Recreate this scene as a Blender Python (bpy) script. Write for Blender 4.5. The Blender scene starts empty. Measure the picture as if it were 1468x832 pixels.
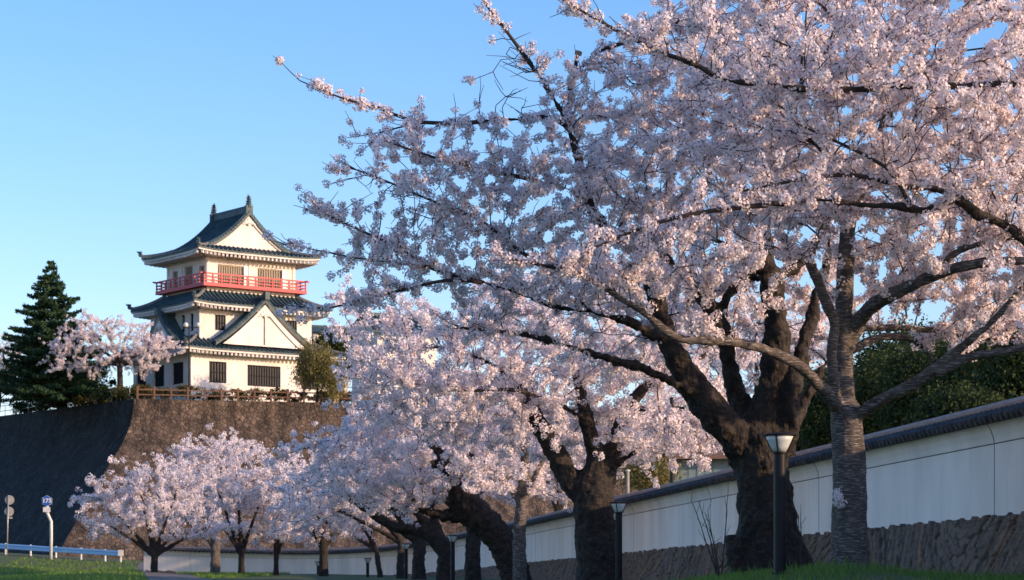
import bpy, math, random
import numpy as np
from mathutils import Vector, Matrix, noise as mnoise

rng = np.random.default_rng(7)
random.seed(7)
scn = bpy.context.scene
col = scn.collection
F = 3400.0            # focal length in pixels of the 1468 px wide photograph
HZ = 848.0            # row of the horizon

def P(x, y, Y):
    return ((x-734.0)/F*Y, Y, (HZ-y)/F*Y)

# ------------------------------------------------------------------ camera
cam = bpy.data.cameras.new('camera')
cam.sensor_width = 36.0
cam.lens = F/1468.0*36.0
cam.shift_y = (HZ-416.0)/1468.0
cam.clip_start = 0.5
cam.clip_end = 9000
cam.dof.use_dof = True
cam.dof.focus_distance = 35.0
cam.dof.aperture_fstop = 6.3
camo = bpy.data.objects.new('camera', cam)
camo.rotation_euler = (math.radians(90), 0, 0)
col.objects.link(camo)
scn.camera = camo

# ------------------------------------------------------------------ sky and sun
SUN_EL = math.radians(14.0)
SUN_DIR = Vector((1.0, -0.46, 0)).normalized()          # horizontal direction towards the sun
w = bpy.data.worlds.new('World'); scn.world = w; w.use_nodes = True
nt = w.node_tree; nt.nodes.clear()
sky = nt.nodes.new('ShaderNodeTexSky'); sky.sky_type = 'NISHITA'; sky.sun_disc = False
sky.sun_elevation = SUN_EL
sky.sun_rotation = math.atan2(SUN_DIR.x, SUN_DIR.y)
sky.altitude = 50; sky.air_density = 1.0; sky.dust_density = 0.6; sky.ozone_density = 3.0
bg = nt.nodes.new('ShaderNodeBackground'); bg.inputs[1].default_value = 0.15
wo = nt.nodes.new('ShaderNodeOutputWorld')
hs = nt.nodes.new('ShaderNodeHueSaturation'); hs.inputs['Saturation'].default_value = 1.22
nt.links.new(sky.outputs[0], hs.inputs['Color'])
tn = nt.nodes.new('ShaderNodeVectorMath'); tn.operation = 'MULTIPLY'; tn.inputs[1].default_value = (1.12, 0.912, 0.975)
nt.links.new(hs.outputs[0], tn.inputs[0]); nt.links.new(tn.outputs[0], bg.inputs[0]); nt.links.new(bg.outputs[0], wo.inputs[0])
sl = bpy.data.lights.new('sun', 'SUN'); sl.energy = 3.0; sl.angle = math.radians(0.6); sl.color = (1.0, 0.68, 0.43)
so = bpy.data.objects.new('sun', sl); col.objects.link(so)
sd = Vector((SUN_DIR.x*math.cos(SUN_EL), SUN_DIR.y*math.cos(SUN_EL), math.sin(SUN_EL)))
so.rotation_euler = sd.to_track_quat('Z', 'Y').to_euler()
so.location = (40, -20, 40)
vs = scn.view_settings
scn.display_settings.display_device = 'sRGB'
vs.view_transform = 'Standard'; vs.look = 'None'; vs.gamma = 1; vs.use_curve_mapping = False
vs.exposure = 0.92
scn.cycles.max_bounces = 6; scn.cycles.diffuse_bounces = 3; scn.cycles.transmission_bounces = 3
scn.cycles.glossy_bounces = 2; scn.cycles.use_denoising = True

# ------------------------------------------------------------------ materials
def mat(name, base, rough=0.8, var=None, scale=4.0, bump=0.0, bscale=None, stretch=(1, 1, 1), metallic=0.0, detail=7.0,
        lo=0.35, hi=0.65, extra=None, coat=0.0):
    m = bpy.data.materials.new(name); m.use_nodes = True
    n = m.node_tree; b = n.nodes['Principled BSDF']
    b.inputs['Base Color'].default_value = (*base, 1); b.inputs['Roughness'].default_value = rough
    b.inputs['Metallic'].default_value = metallic
    tc = n.nodes.new('ShaderNodeTexCoord'); mp = n.nodes.new('ShaderNodeMapping'); mp.inputs['Scale'].default_value = stretch
    n.links.new(tc.outputs['Object'], mp.inputs[0])
    nz = n.nodes.new('ShaderNodeTexNoise'); nz.inputs['Scale'].default_value = scale; nz.inputs['Detail'].default_value = detail
    n.links.new(mp.outputs[0], nz.inputs['Vector'])
    if var is None: var = tuple(c*0.8 for c in base)
    rp = n.nodes.new('ShaderNodeValToRGB')
    rp.color_ramp.elements[0].position = lo; rp.color_ramp.elements[0].color = (*base, 1)
    rp.color_ramp.elements[1].position = hi; rp.color_ramp.elements[1].color = (*var, 1)
    if extra:
        for p_, c_ in extra:
            e = rp.color_ramp.elements.new(p_); e.color = (*c_, 1)
    n.links.new(nz.outputs['Fac'], rp.inputs[0]); n.links.new(rp.outputs[0], b.inputs['Base Color'])
    if bump > 0:
        nb = n.nodes.new('ShaderNodeTexNoise'); nb.inputs['Scale'].default_value = bscale or scale*3; nb.inputs['Detail'].default_value = 6
        n.links.new(mp.outputs[0], nb.inputs['Vector'])
        bp = n.nodes.new('ShaderNodeBump'); bp.inputs['Strength'].default_value = bump; bp.inputs['Distance'].default_value = 0.05
        n.links.new(nb.outputs['Fac'], bp.inputs['Height']); n.links.new(bp.outputs[0], b.inputs['Normal'])
    return m

def mat_leaf(name, a, b_, scale=0.8, trans=0.3, c=None):
    m = bpy.data.materials.new(name); m.use_nodes = True
    n = m.node_tree; bs = n.nodes['Principled BSDF']; out = n.nodes['Material Output']
    tc = n.nodes.new('ShaderNodeTexCoord')
    nz = n.nodes.new('ShaderNodeTexNoise'); nz.inputs['Scale'].default_value = scale; nz.inputs['Detail'].default_value = 8; nz.inputs['Roughness'].default_value = 0.8
    n.links.new(tc.outputs['Object'], nz.inputs['Vector'])
    rp = n.nodes.new('ShaderNodeValToRGB')
    rp.color_ramp.elements[0].position = 0.3; rp.color_ramp.elements[0].color = (*a, 1)
    rp.color_ramp.elements[1].position = 0.7; rp.color_ramp.elements[1].color = (*b_, 1)
    n.links.new(nz.outputs['Fac'], rp.inputs[0]); n.links.new(rp.outputs[0], bs.inputs['Base Color'])
    bs.inputs['Roughness'].default_value = 0.6
    bs.inputs['Specular IOR Level'].default_value = 0.15
    tr = n.nodes.new('ShaderNodeBsdfTranslucent'); n.links.new(rp.outputs[0], tr.inputs[0])
    mx = n.nodes.new('ShaderNodeMixShader'); mx.inputs[0].default_value = trans
    n.links.new(bs.outputs[0], mx.inputs[1]); n.links.new(tr.outputs[0], mx.inputs[2]); n.links.new(mx.outputs[0], out.inputs[0])
    return m

M = {}
M['petal'] = mat_leaf('cherry_petal', (0.965, 0.935, 0.94), (0.95, 0.84, 0.865), 1.7, 0.45)
M['sepal'] = mat_leaf('cherry_sepal', (0.26, 0.07, 0.06), (0.16, 0.045, 0.03), 3.0, 0.15)
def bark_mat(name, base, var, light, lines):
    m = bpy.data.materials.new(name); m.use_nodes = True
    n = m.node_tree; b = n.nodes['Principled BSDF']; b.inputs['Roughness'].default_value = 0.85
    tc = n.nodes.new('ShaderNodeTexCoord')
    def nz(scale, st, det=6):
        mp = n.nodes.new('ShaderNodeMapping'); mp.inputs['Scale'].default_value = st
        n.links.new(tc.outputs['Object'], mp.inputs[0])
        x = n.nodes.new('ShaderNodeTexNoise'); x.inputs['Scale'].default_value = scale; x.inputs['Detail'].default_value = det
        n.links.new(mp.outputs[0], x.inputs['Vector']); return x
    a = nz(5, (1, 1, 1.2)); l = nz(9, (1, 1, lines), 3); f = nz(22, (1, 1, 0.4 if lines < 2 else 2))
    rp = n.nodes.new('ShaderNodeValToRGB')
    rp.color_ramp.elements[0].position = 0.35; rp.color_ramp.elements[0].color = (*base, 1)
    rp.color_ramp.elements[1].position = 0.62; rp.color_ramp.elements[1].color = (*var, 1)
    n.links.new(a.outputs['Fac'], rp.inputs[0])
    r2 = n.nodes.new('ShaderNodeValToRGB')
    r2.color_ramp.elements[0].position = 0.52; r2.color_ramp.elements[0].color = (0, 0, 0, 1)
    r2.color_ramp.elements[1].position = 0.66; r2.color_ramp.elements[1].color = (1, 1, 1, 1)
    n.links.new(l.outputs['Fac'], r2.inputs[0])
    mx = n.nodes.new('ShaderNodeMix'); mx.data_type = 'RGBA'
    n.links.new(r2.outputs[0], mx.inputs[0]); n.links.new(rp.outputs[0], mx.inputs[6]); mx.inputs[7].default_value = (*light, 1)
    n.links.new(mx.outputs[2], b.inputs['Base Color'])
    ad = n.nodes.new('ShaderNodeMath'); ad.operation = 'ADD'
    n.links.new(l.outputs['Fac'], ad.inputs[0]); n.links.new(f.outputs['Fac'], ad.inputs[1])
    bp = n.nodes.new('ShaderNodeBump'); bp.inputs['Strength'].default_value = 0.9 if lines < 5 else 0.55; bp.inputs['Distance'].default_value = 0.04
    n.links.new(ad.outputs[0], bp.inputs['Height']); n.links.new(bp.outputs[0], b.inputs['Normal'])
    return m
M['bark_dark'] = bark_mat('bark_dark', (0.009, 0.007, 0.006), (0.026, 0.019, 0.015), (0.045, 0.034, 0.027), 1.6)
M['bark_ring'] = bark_mat('bark_ringed', (0.045, 0.036, 0.030), (0.095, 0.078, 0.067), (0.25, 0.23, 0.22), 7.5)
M['twig'] = mat('twig_bark', (0.020, 0.014, 0.012), 0.8, (0.05, 0.034, 0.027), 8)
M['leaf_dark'] = mat_leaf('evergreen_leaf', (0.026, 0.045, 0.017), (0.060, 0.085, 0.028), 0.5, 0.25)
M['leaf_fir'] = mat_leaf('fir_needle', (0.022, 0.055, 0.030), (0.045, 0.090, 0.040), 0.9, 0.1)
M['leaf_hedge'] = mat_leaf('hedge_leaf', (0.05, 0.07, 0.022), (0.14, 0.11, 0.04), 0.7, 0.2)
M['leaf_olive'] = mat_leaf('weeping_leaf', (0.13, 0.15, 0.045), (0.26, 0.21, 0.09), 0.8, 0.3)
M['grass'] = mat_leaf('grass_blade', (0.18, 0.20, 0.07), (0.16, 0.36, 0.055), 1.1, 0.45)
M['plaster'] = mat('white_plaster', (0.92, 0.83, 0.735), 0.8, (0.78, 0.70, 0.615), 0.9, 0.08, 9, (1, 1, 0.3))
M['castle_white'] = mat('castle_plaster', (0.74, 0.71, 0.675), 0.8, (0.62, 0.59, 0.555), 0.5, 0.03, 6, (1, 1, 0.35))
M['tile'] = mat('grey_roof_tile', (0.032, 0.066, 0.082), 0.5, (0.065, 0.105, 0.12), 1.5, 0.2, 8)
M['tile_wall'] = mat('wall_roof_tile', (0.030, 0.028, 0.030), 0.65, (0.085, 0.078, 0.075), 5, 0.25, 20)
M['ridge_tile'] = mat('ridge_tile', (0.30, 0.19, 0.15), 0.8, (0.42, 0.29, 0.24), 3, 0.2, 15, (1, 1, 6))  # brown tile, its colour reddened to stand in for sun grazing the ridge
M['ridge_pale'] = mat('mortared_ridge', (0.20, 0.20, 0.19), 0.7, (0.10, 0.11, 0.12), 2)
M['red'] = mat('red_lacquer', (0.55, 0.030, 0.050), 0.55, (0.44, 0.05, 0.06), 2)
M['dark_glass'] = mat('dark_shutter', (0.018, 0.022, 0.03), 0.35, (0.03, 0.035, 0.045), 2)
M['lattice'] = mat('lattice_wood', (0.42, 0.37, 0.29), 0.7, (0.33, 0.29, 0.22), 3)
M['lattice_dark'] = mat('lattice_dark', (0.014, 0.018, 0.026), 0.6)
M['screen'] = mat('paper_screen', (0.26, 0.24, 0.20), 0.8, (0.16, 0.15, 0.13), 1.0)
M['wood'] = mat('fence_wood', (0.16, 0.085, 0.055), 0.8, (0.10, 0.055, 0.04), 3, 0.2)
M['black_metal'] = mat('black_metal', (0.007, 0.007, 0.009), 0.5, (0.012, 0.012, 0.014), 6)
M['black_metal'].node_tree.nodes['Principled BSDF'].inputs['Specular IOR Level'].default_value = 0.25
M['frost'] = mat('frosted_glass', (0.62, 0.66, 0.64), 0.35, (0.5, 0.54, 0.52), 5)
M['blue_rail'] = mat('guardrail_paint', (0.32, 0.55, 0.78), 0.45, (0.42, 0.62, 0.80), 0.8)
M['white_metal'] = mat('white_metal', (0.66, 0.66, 0.62), 0.45, (0.55, 0.55, 0.5), 3)
M['grey_metal'] = mat('grey_metal', (0.30, 0.33, 0.35), 0.4, (0.36, 0.36, 0.34), 3, metallic=0.3)
M['sign_blue'] = mat('sign_blue', (0.010, 0.085, 0.45), 0.35, (0.012, 0.09, 0.43), 3)
M['sign_white'] = mat('sign_white', (0.72, 0.72, 0.70), 0.4)
M['sign_back'] = mat('sign_back', (0.40, 0.38, 0.32), 0.5, (0.30, 0.30, 0.27), 4)
M['asphalt'] = mat('asphalt', (0.055, 0.058, 0.065), 0.9, (0.075, 0.075, 0.08), 2, 0.2, 40)
M['path'] = mat('path_gravel', (0.13, 0.12, 0.11), 0.95, (0.18, 0.165, 0.145), 1.2, 0.3, 30)
M['paint'] = mat('road_paint', (0.72, 0.72, 0.70), 0.7, (0.5, 0.5, 0.49), 3)
M['kerb'] = mat('kerb_stone', (0.32, 0.31, 0.29), 0.85)
M['concrete'] = mat('concrete', (0.35, 0.34, 0.32), 0.85)
M['teal'] = mat('teal_cladding', (0.20, 0.29, 0.31), 0.6, (0.17, 0.25, 0.27), 0.8)
M['brown_roof'] = mat('brown_roof', (0.20, 0.12, 0.08), 0.7, (0.14, 0.09, 0.06), 1.5)
M['joint'] = mat('panel_joint', (0.16, 0.15, 0.14), 0.9)
for k_, v_ in (('dark_glass', .1), ('lattice_dark', .1), ('tile', .2), ('tile_wall', .3)): M[k_].node_tree.nodes['Principled BSDF'].inputs['Specular IOR Level'].default_value = v_
M['cutwood'] = mat('cut_wood', (0.36, 0.24, 0.15), 0.8)

def stone_mat(name, cols, scale, st, bumpd, rotx=0.0):
    m = bpy.data.materials.new(name); m.use_nodes = True
    n = m.node_tree; b = n.nodes['Principled BSDF']; b.inputs['Roughness'].default_value = 0.9
    tc = n.nodes.new('ShaderNodeTexCoord'); mp = n.nodes.new('ShaderNodeMapping'); mp.inputs['Scale'].default_value = st
    mp.inputs['Rotation'].default_value = (0, rotx, 0)
    n.links.new(tc.outputs['Object'], mp.inputs[0])
    v = n.nodes.new('ShaderNodeTexVoronoi'); v.inputs['Scale'].default_value = scale
    v2 = n.nodes.new('ShaderNodeTexVoronoi'); v2.feature = 'DISTANCE_TO_EDGE'; v2.inputs['Scale'].default_value = scale
    n.links.new(mp.outputs[0], v.inputs['Vector']); n.links.new(mp.outputs[0], v2.inputs['Vector'])
    sp = n.nodes.new('ShaderNodeSeparateColor'); n.links.new(v.outputs['Color'], sp.inputs[0])
    rp = n.nodes.new('ShaderNodeValToRGB'); e = rp.color_ramp.elements
    e[0].position = 0.0; e[0].color = (*cols[0], 1); e[1].position = 1.0; e[1].color = (*cols[-1], 1)
    for i, c in enumerate(cols[1:-1]):
        k = e.new((i+1)/(len(cols)-1)); k.color = (*c, 1)
    n.links.new(sp.outputs[0], rp.inputs[0])
    nz = n.nodes.new('ShaderNodeTexNoise'); nz.inputs['Scale'].default_value = 0.25; nz.inputs['Detail'].default_value = 8
    n.links.new(tc.outputs['Object'], nz.inputs['Vector'])
    mps = n.nodes.new('ShaderNodeMapping'); mps.inputs['Scale'].default_value = (1, 1, 0.12); n.links.new(tc.outputs['Object'], mps.inputs[0])
    n.links.new(mps.outputs[0], nz.inputs['Vector']); nz.inputs['Scale'].default_value = 1.1
    mr = n.nodes.new('ShaderNodeMapRange'); mr.inputs[1].default_value = 0.35; mr.inputs[2].default_value = 0.65; mr.inputs[3].default_value = 0.35; mr.inputs[4].default_value = 1.3
    n.links.new(nz.outputs['Fac'], mr.inputs[0])
    mx = n.nodes.new('ShaderNodeVectorMath'); mx.operation = 'SCALE'
    n.links.new(rp.outputs[0], mx.inputs[0]); n.links.new(mr.outputs[0], mx.inputs['Scale'])
    n.links.new(mx.outputs[0], b.inputs['Base Color'])
    sm = n.nodes.new('ShaderNodeMapRange'); sm.inputs[2].default_value = 0.12
    n.links.new(v2.outputs[0], sm.inputs[0])
    ad = n.nodes.new('ShaderNodeMath'); ad.operation = 'ADD'
    n.links.new(sm.outputs[0], ad.inputs[0]); n.links.new(sp.outputs[1], ad.inputs[1])
    bp = n.nodes.new('ShaderNodeBump'); bp.inputs['Strength'].default_value = 1.0; bp.inputs['Distance'].default_value = bumpd
    n.links.new(ad.outputs[0], bp.inputs['Height']); n.links.new(bp.outputs[0], b.inputs['Normal'])
    return m
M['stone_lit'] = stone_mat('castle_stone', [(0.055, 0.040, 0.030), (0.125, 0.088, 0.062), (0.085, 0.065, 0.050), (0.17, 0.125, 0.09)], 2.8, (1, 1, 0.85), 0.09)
M['stone_shaded'] = stone_mat('shaded_castle_stone', [(0.010, 0.011, 0.012), (0.016, 0.017, 0.018), (0.030, 0.030, 0.028)], 2.0, (1, 1, 1.0), 0.15)  # rampart stone again for the face away from the sun, shade put into its colour
M['stone_base'] = stone_mat('schist_stone', [(0.09, 0.065, 0.05), (0.14, 0.105, 0.08), (0.11, 0.09, 0.075), (0.17, 0.125, 0.09)], 3.0, (1, 1, 1), 0.02)

for mname, zs in (('plaster', 0.10), ('castle_white', 0.12)):
    n = M[mname].node_tree; b = n.nodes['Principled BSDF']; src = b.inputs['Base Color'].links[0].from_socket
    tc = n.nodes.new('ShaderNodeTexCoord'); mp = n.nodes.new('ShaderNodeMapping'); mp.inputs['Scale'].default_value = (1, 1, zs)
    nz = n.nodes.new('ShaderNodeTexNoise'); nz.inputs['Scale'].default_value = 1.6; nz.inputs['Detail'].default_value = 8; nz.inputs['Roughness'].default_value = 0.7
    n.links.new(tc.outputs['Object'], mp.inputs[0]); n.links.new(mp.outputs[0], nz.inputs['Vector'])
    mr = n.nodes.new('ShaderNodeMapRange'); mr.inputs[1].default_value = 0.5; mr.inputs[2].default_value = 0.72; mr.inputs[3].default_value = 1.0; mr.inputs[4].default_value = 0.90
    n.links.new(nz.outputs['Fac'], mr.inputs[0]); sc_ = n.nodes.new('ShaderNodeVectorMath'); sc_.operation = 'SCALE'
    n.links.new(src, sc_.inputs[0]); n.links.new(mr.outputs[0], sc_.inputs['Scale']); n.links.new(sc_.outputs[0], b.inputs['Base Color'])
# ground material: grass with earth
def ground_mat():
    m = bpy.data.materials.new('grassy_ground'); m.use_nodes = True
    n = m.node_tree; b = n.nodes['Principled BSDF']; b.inputs['Roughness'].default_value = 0.95
    tc = n.nodes.new('ShaderNodeTexCoord')
    a = n.nodes.new('ShaderNodeTexNoise'); a.inputs['Scale'].default_value = 0.35; a.inputs['Detail'].default_value = 9
    c = n.nodes.new('ShaderNodeTexNoise'); c.inputs['Scale'].default_value = 6; c.inputs['Detail'].default_value = 6
    for q in (a, c): n.links.new(tc.outputs['Object'], q.inputs['Vector'])
    rp = n.nodes.new('ShaderNodeValToRGB'); e = rp.color_ramp.elements
    e[0].position = 0.33; e[0].color = (0.10, 0.075, 0.05, 1); e[1].position = 0.45; e[1].color = (0.075, 0.105, 0.028, 1)
    k = e.new(0.65); k.color = (0.055, 0.10, 0.02, 1)
    n.links.new(a.outputs['Fac'], rp.inputs[0])
    mr = n.nodes.new('ShaderNodeMapRange'); mr.inputs[1].default_value = 0.3; mr.inputs[2].default_value = 0.7; mr.inputs[3].default_value = 0.7; mr.inputs[4].default_value = 1.3
    n.links.new(c.outputs['Fac'], mr.inputs[0])
    mx = n.nodes.new('ShaderNodeVectorMath'); mx.operation = 'SCALE'
    n.links.new(rp.outputs[0], mx.inputs[0]); n.links.new(mr.outputs[0], mx.inputs['Scale']); n.links.new(mx.outputs[0], b.inputs['Base Color'])
    bp = n.nodes.new('ShaderNodeBump'); bp.inputs['Strength'].default_value = 0.8; bp.inputs['Distance'].default_value = 0.08
    n.links.new(c.outputs['Fac'], bp.inputs['Height']); n.links.new(bp.outputs[0], b.inputs['Normal'])
    return m
M['ground'] = ground_mat()

# ------------------------------------------------------------------ mesh helpers
class MB:
    def __init__(s): s.v = []; s.f = []; s.m = []
    def add(s, vs, fs, mi=0):
        o = len(s.v); s.v += [tuple(q) for q in vs]; s.f += [tuple(i+o for i in f) for f in fs]; s.m += [mi]*len(fs)
    def quad(s, a, b, c, d, mi=0): s.add([a, b, c, d], [(0, 1, 2, 3)], mi)
    def box(s, c, size, mi=0, rot=0.0, mtx=None):
        x, y, z = (q/2 for q in size)
        pts = [Vector((sx*x, sy*y, sz*z)) for sz in (-1, 1) for sy in (-1, 1) for sx in (-1, 1)]
        R = mtx if mtx else Matrix.Rotation(rot, 3, 'Z')
        pts = [R @ p + Vector(c) for p in pts]
        s.add(pts, [(0, 2, 3, 1), (4, 5, 7, 6), (0, 1, 5, 4), (2, 6, 7, 3), (0, 4, 6, 2), (1, 3, 7, 5)], mi)
    def beam(s, a, b, wd, ht, mi=0):
        a = Vector(a); b = Vector(b); d = b-a; L = d.length
        if L < 1e-6: return
        q = d.to_track_quat('X', 'Z').to_matrix()
        s.box((a+b)/2, (L, wd, ht), mi, mtx=q)
    def tube(s, pts, rad, seg=6, mi=0, cap=True):
        v, f = tube_geo(pts, rad, seg, cap); s.add(v, f, mi)
    def lathe(s, prof, c=(0, 0, 0), seg=24, mi=0, phase=0.0):
        vs = []; fs = []
        for r, z in prof:
            for k in range(seg):
                a = phase+2*math.pi*k/seg; vs.append((c[0]+r*math.cos(a), c[1]+r*math.sin(a), c[2]+z))
        for i in range(len(prof)-1):
            for k in range(seg):
                k2 = (k+1) % seg; fs.append((i*seg+k, i*seg+k2, (i+1)*seg+k2, (i+1)*seg+k))
        fs.append(tuple(range(seg))[::-1]); fs.append(tuple((len(prof)-1)*seg+k for k in range(seg)))
        s.add(vs, fs, mi)
    def build(s, name, mats, parent=None, smooth=False, loc=None):
        me = bpy.data.meshes.new(name); me.from_pydata(s.v, [], s.f)
        if not isinstance(mats, (list, tuple)): mats = [mats]
        for q in mats: me.materials.append(q)
        if len(mats) > 1: me.polygons.foreach_set('material_index', s.m)
        if smooth: me.polygons.foreach_set('use_smooth', [True]*len(me.polygons))
        me.update()
        o = bpy.data.objects.new(name, me); col.objects.link(o)
        if parent: o.parent = parent
        if loc: o.location = loc
        return o

def resample(pts, rad, step):
    pts = np.array(pts, float); rad = np.array(rad, float)
    n = len(pts)
    if n < 2: return pts, rad
    ext = np.vstack([2*pts[0]-pts[1], pts, 2*pts[-1]-pts[-2]])
    op = []; orr = []
    for i in range(n-1):
        p0, p1, p2, p3 = ext[i], ext[i+1], ext[i+2], ext[i+3]
        L = np.linalg.norm(p2-p1); k = max(1, int(round(L/step)))
        for j in range(k):
            t = j/k
            op.append(0.5*((2*p1)+(-p0+p2)*t+(2*p0-5*p1+4*p2-p3)*t*t+(-p0+3*p1-3*p2+p3)*t**3))
            orr.append(rad[i]*(1-t)+rad[i+1]*t)
    op.append(pts[-1]); orr.append(rad[-1])
    return np.array(op), np.array(orr)

def tube_geo(pts, rad, seg=6, cap=True):
    pts = [Vector(p) for p in pts]; n = len(pts)
    if not hasattr(rad, '__len__'): rad = [rad]*n
    vs = []; fs = []
    t = (pts[1]-pts[0]).normalized()
    u = t.orthogonal().normalized()
    for i in range(n):
        if i == 0: t2 = (pts[1]-pts[0])
        elif i == n-1: t2 = (pts[-1]-pts[-2])
        else: t2 = (pts[i+1]-pts[i-1])
        t2 = t2.normalized() if t2.length > 1e-9 else t
        u = (u-t2*u.dot(t2))
        u = u.normalized() if u.length > 1e-6 else t2.orthogonal().normalized()
        w_ = t2.cross(u); t = t2
        for k in range(seg):
            a = 2*math.pi*k/seg
            vs.append(pts[i]+(u*math.cos(a)+w_*math.sin(a))*rad[i])
    for i in range(n-1):
        for k in range(seg):
            k2 = (k+1) % seg
            fs.append((i*seg+k, i*seg+k2, (i+1)*seg+k2, (i+1)*seg+k))
    if cap:
        fs.append(tuple(range(seg))[::-1]); fs.append(tuple((n-1)*seg+k for k in range(seg)))
    return vs, fs

def np_mesh(name, verts, quads, mats, mi=None, parent=None, nper=4):
    me = bpy.data.meshes.new(name)
    nv = len(verts); nf = len(quads)
    me.vertices.add(nv); me.vertices.foreach_set('co', np.ascontiguousarray(verts, dtype=np.float32).ravel())
    me.loops.add(nf*nper); me.loops.foreach_set('vertex_index', np.ascontiguousarray(quads, dtype=np.int32).ravel())
    me.polygons.add(nf)
    me.polygons.foreach_set('loop_start', np.arange(0, nf*nper, nper, dtype=np.int32))
    for q in mats: me.materials.append(q)
    if mi is not None: me.polygons.foreach_set('material_index', np.ascontiguousarray(mi, dtype=np.int32))
    me.update(calc_edges=True)
    o = bpy.data.objects.new(name, me); col.objects.link(o)
    if parent: o.parent = parent
    return o

def empty(name, loc=(0, 0, 0), rz=0.0):
    o = bpy.data.objects.new(name, None); o.location = loc; o.rotation_euler = (0, 0, rz); o.empty_display_size = 0.3
    col.objects.link(o); return o
def tag(o, label, cat, group=None):
    o['label'] = label; o['category'] = cat
    if group: o['group'] = group
    return o
def struct(o): o['kind'] = 'structure'; return o
def fnoise(x, y, z): return mnoise.noise(Vector((x, y, z)))

# ------------------------------------------------------------------ terrain
GY = [-400, 0, 20, 32, 100, 130, 150, 158, 166, 200, 400, 3000]
GZ = [-3.0, -1.6, -0.45, 0.12, 0.47, 0.80, 1.10, 1.35, 2.05, 2.4, 2.5, 2.5]
def hgt(X, Y):
    h = float(np.interp(Y, GY, GZ))
    if X < -28 and Y > 120: h += 0.058*min(-28-X, 20)*min(1, (Y-120)/35)
    # mound of grass round the right trunk
    h += 0.20*math.exp(-(((X-4.6)/1.1)**2+((Y-33.2)/3.0)**2))
    h += 0.30*math.exp(-(((X+21.5)/4.0)**2+((Y-128)/9.0)**2))
    h -= 0.45*math.exp(-(((X+28.5)/3.5)**2+((Y-132)/9.0)**2))
    # slope behind the wall
    def ss(a, b, v): t = max(0.0, min(1.0, (v-a)/(b-a))); return t*t*(3-2*t)
    h -= 0.28*(1-ss(1.6, 3.3, X))*(1-ss(60, 85, Y))*ss(5, 25, Y)
    h -= 0.55*(1-ss(-4.5, -0.5, X))*(1-ss(70, 95, Y))*ss(5, 25, Y)
    k = max(0.0, min(1, (X-9)/9.0)); q = max(0.0, min(1, (Y-70)/40.0))
    h += 5.0*(k*k*(3-2*k))*(q*q*(3-2*q))
    if abs(X) < 60 and 15 < Y < 160: h += 0.05*fnoise(X*0.35, Y*0.35, 0)
    return h
def axis(vals):
    out = []
    for a, b, st in vals:
        k = max(1, int(round((b-a)/st))); out += [a+(b-a)*i/k for i in range(k)]
    out.append(vals[-1][1]); return out
ax = axis([(-3000, -200, 400), (-200, -60, 20), (-60, 40, 1.0), (40, 200, 20), (200, 3000, 400)])
ay = axis([(-400, -10, 60), (-10, 20, 5), (20, 40, 0.5), (40, 200, 1.5), (200, 400, 40), (400, 4000, 600)])
mb = MB(); nx = len(ax)
mb.v = [(x, y, hgt(x, y)) for y in ay for x in ax]
mb.f = [(j*nx+i, j*nx+i+1, (j+1)*nx+i+1, (j+1)*nx+i) for j in range(len(ay)-1) for i in range(nx-1)]
mb.m = [0]*len(mb.f)
struct(mb.build('ground', M['ground'], smooth=True))

def drape(name, line, width, m_, dz, n=60, off=0.0):
    pts, _ = resample([(a, b, 0) for a, b in line], [1]*len(line), 1.0)
    mb = MB(); rows = []
    for i, p in enumerate(pts):
        d = pts[min(i+1, len(pts)-1)]-pts[max(i-1, 0)]; d = d/np.linalg.norm(d); nrm = np.array([-d[1], d[0], 0])
        row = []
        for k in range(9):
            q = p+nrm*(off+(k/8-0.5)*width); row.append((q[0], q[1], hgt(q[0], q[1])+dz))
        rows.append(row)
    for i in range(len(rows)-1):
        for k in range(8): mb.quad(rows[i][k], rows[i+1][k], rows[i+1][k+1], rows[i][k+1])
    return struct(mb.build(name, m_, smooth=True))
ROAD = [(-110, 196), (-60, 183), (-38, 177.5), (-28, 172.5), (-16, 170), (10, 172), (60, 180)]
drape('road', ROAD, 6.5, M['asphalt'], 0.03)
drape('road_markings', ROAD, 0.16, M['paint'], 0.040, off=-2.9)
drape('road_centre_line', ROAD, 0.16, M['paint'], 0.041, off=0.0)
drape('kerb', ROAD, 0.18, M['kerb'], 0.13, off=3.4)
drape('path', [(-24.8, 166), (-22.6, 150), (-18.6, 128), (-14.0, 100), (-9.0, 60), (-6, 20), (-5, -20)], 2.6, M['path'], 0.02)

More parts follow.
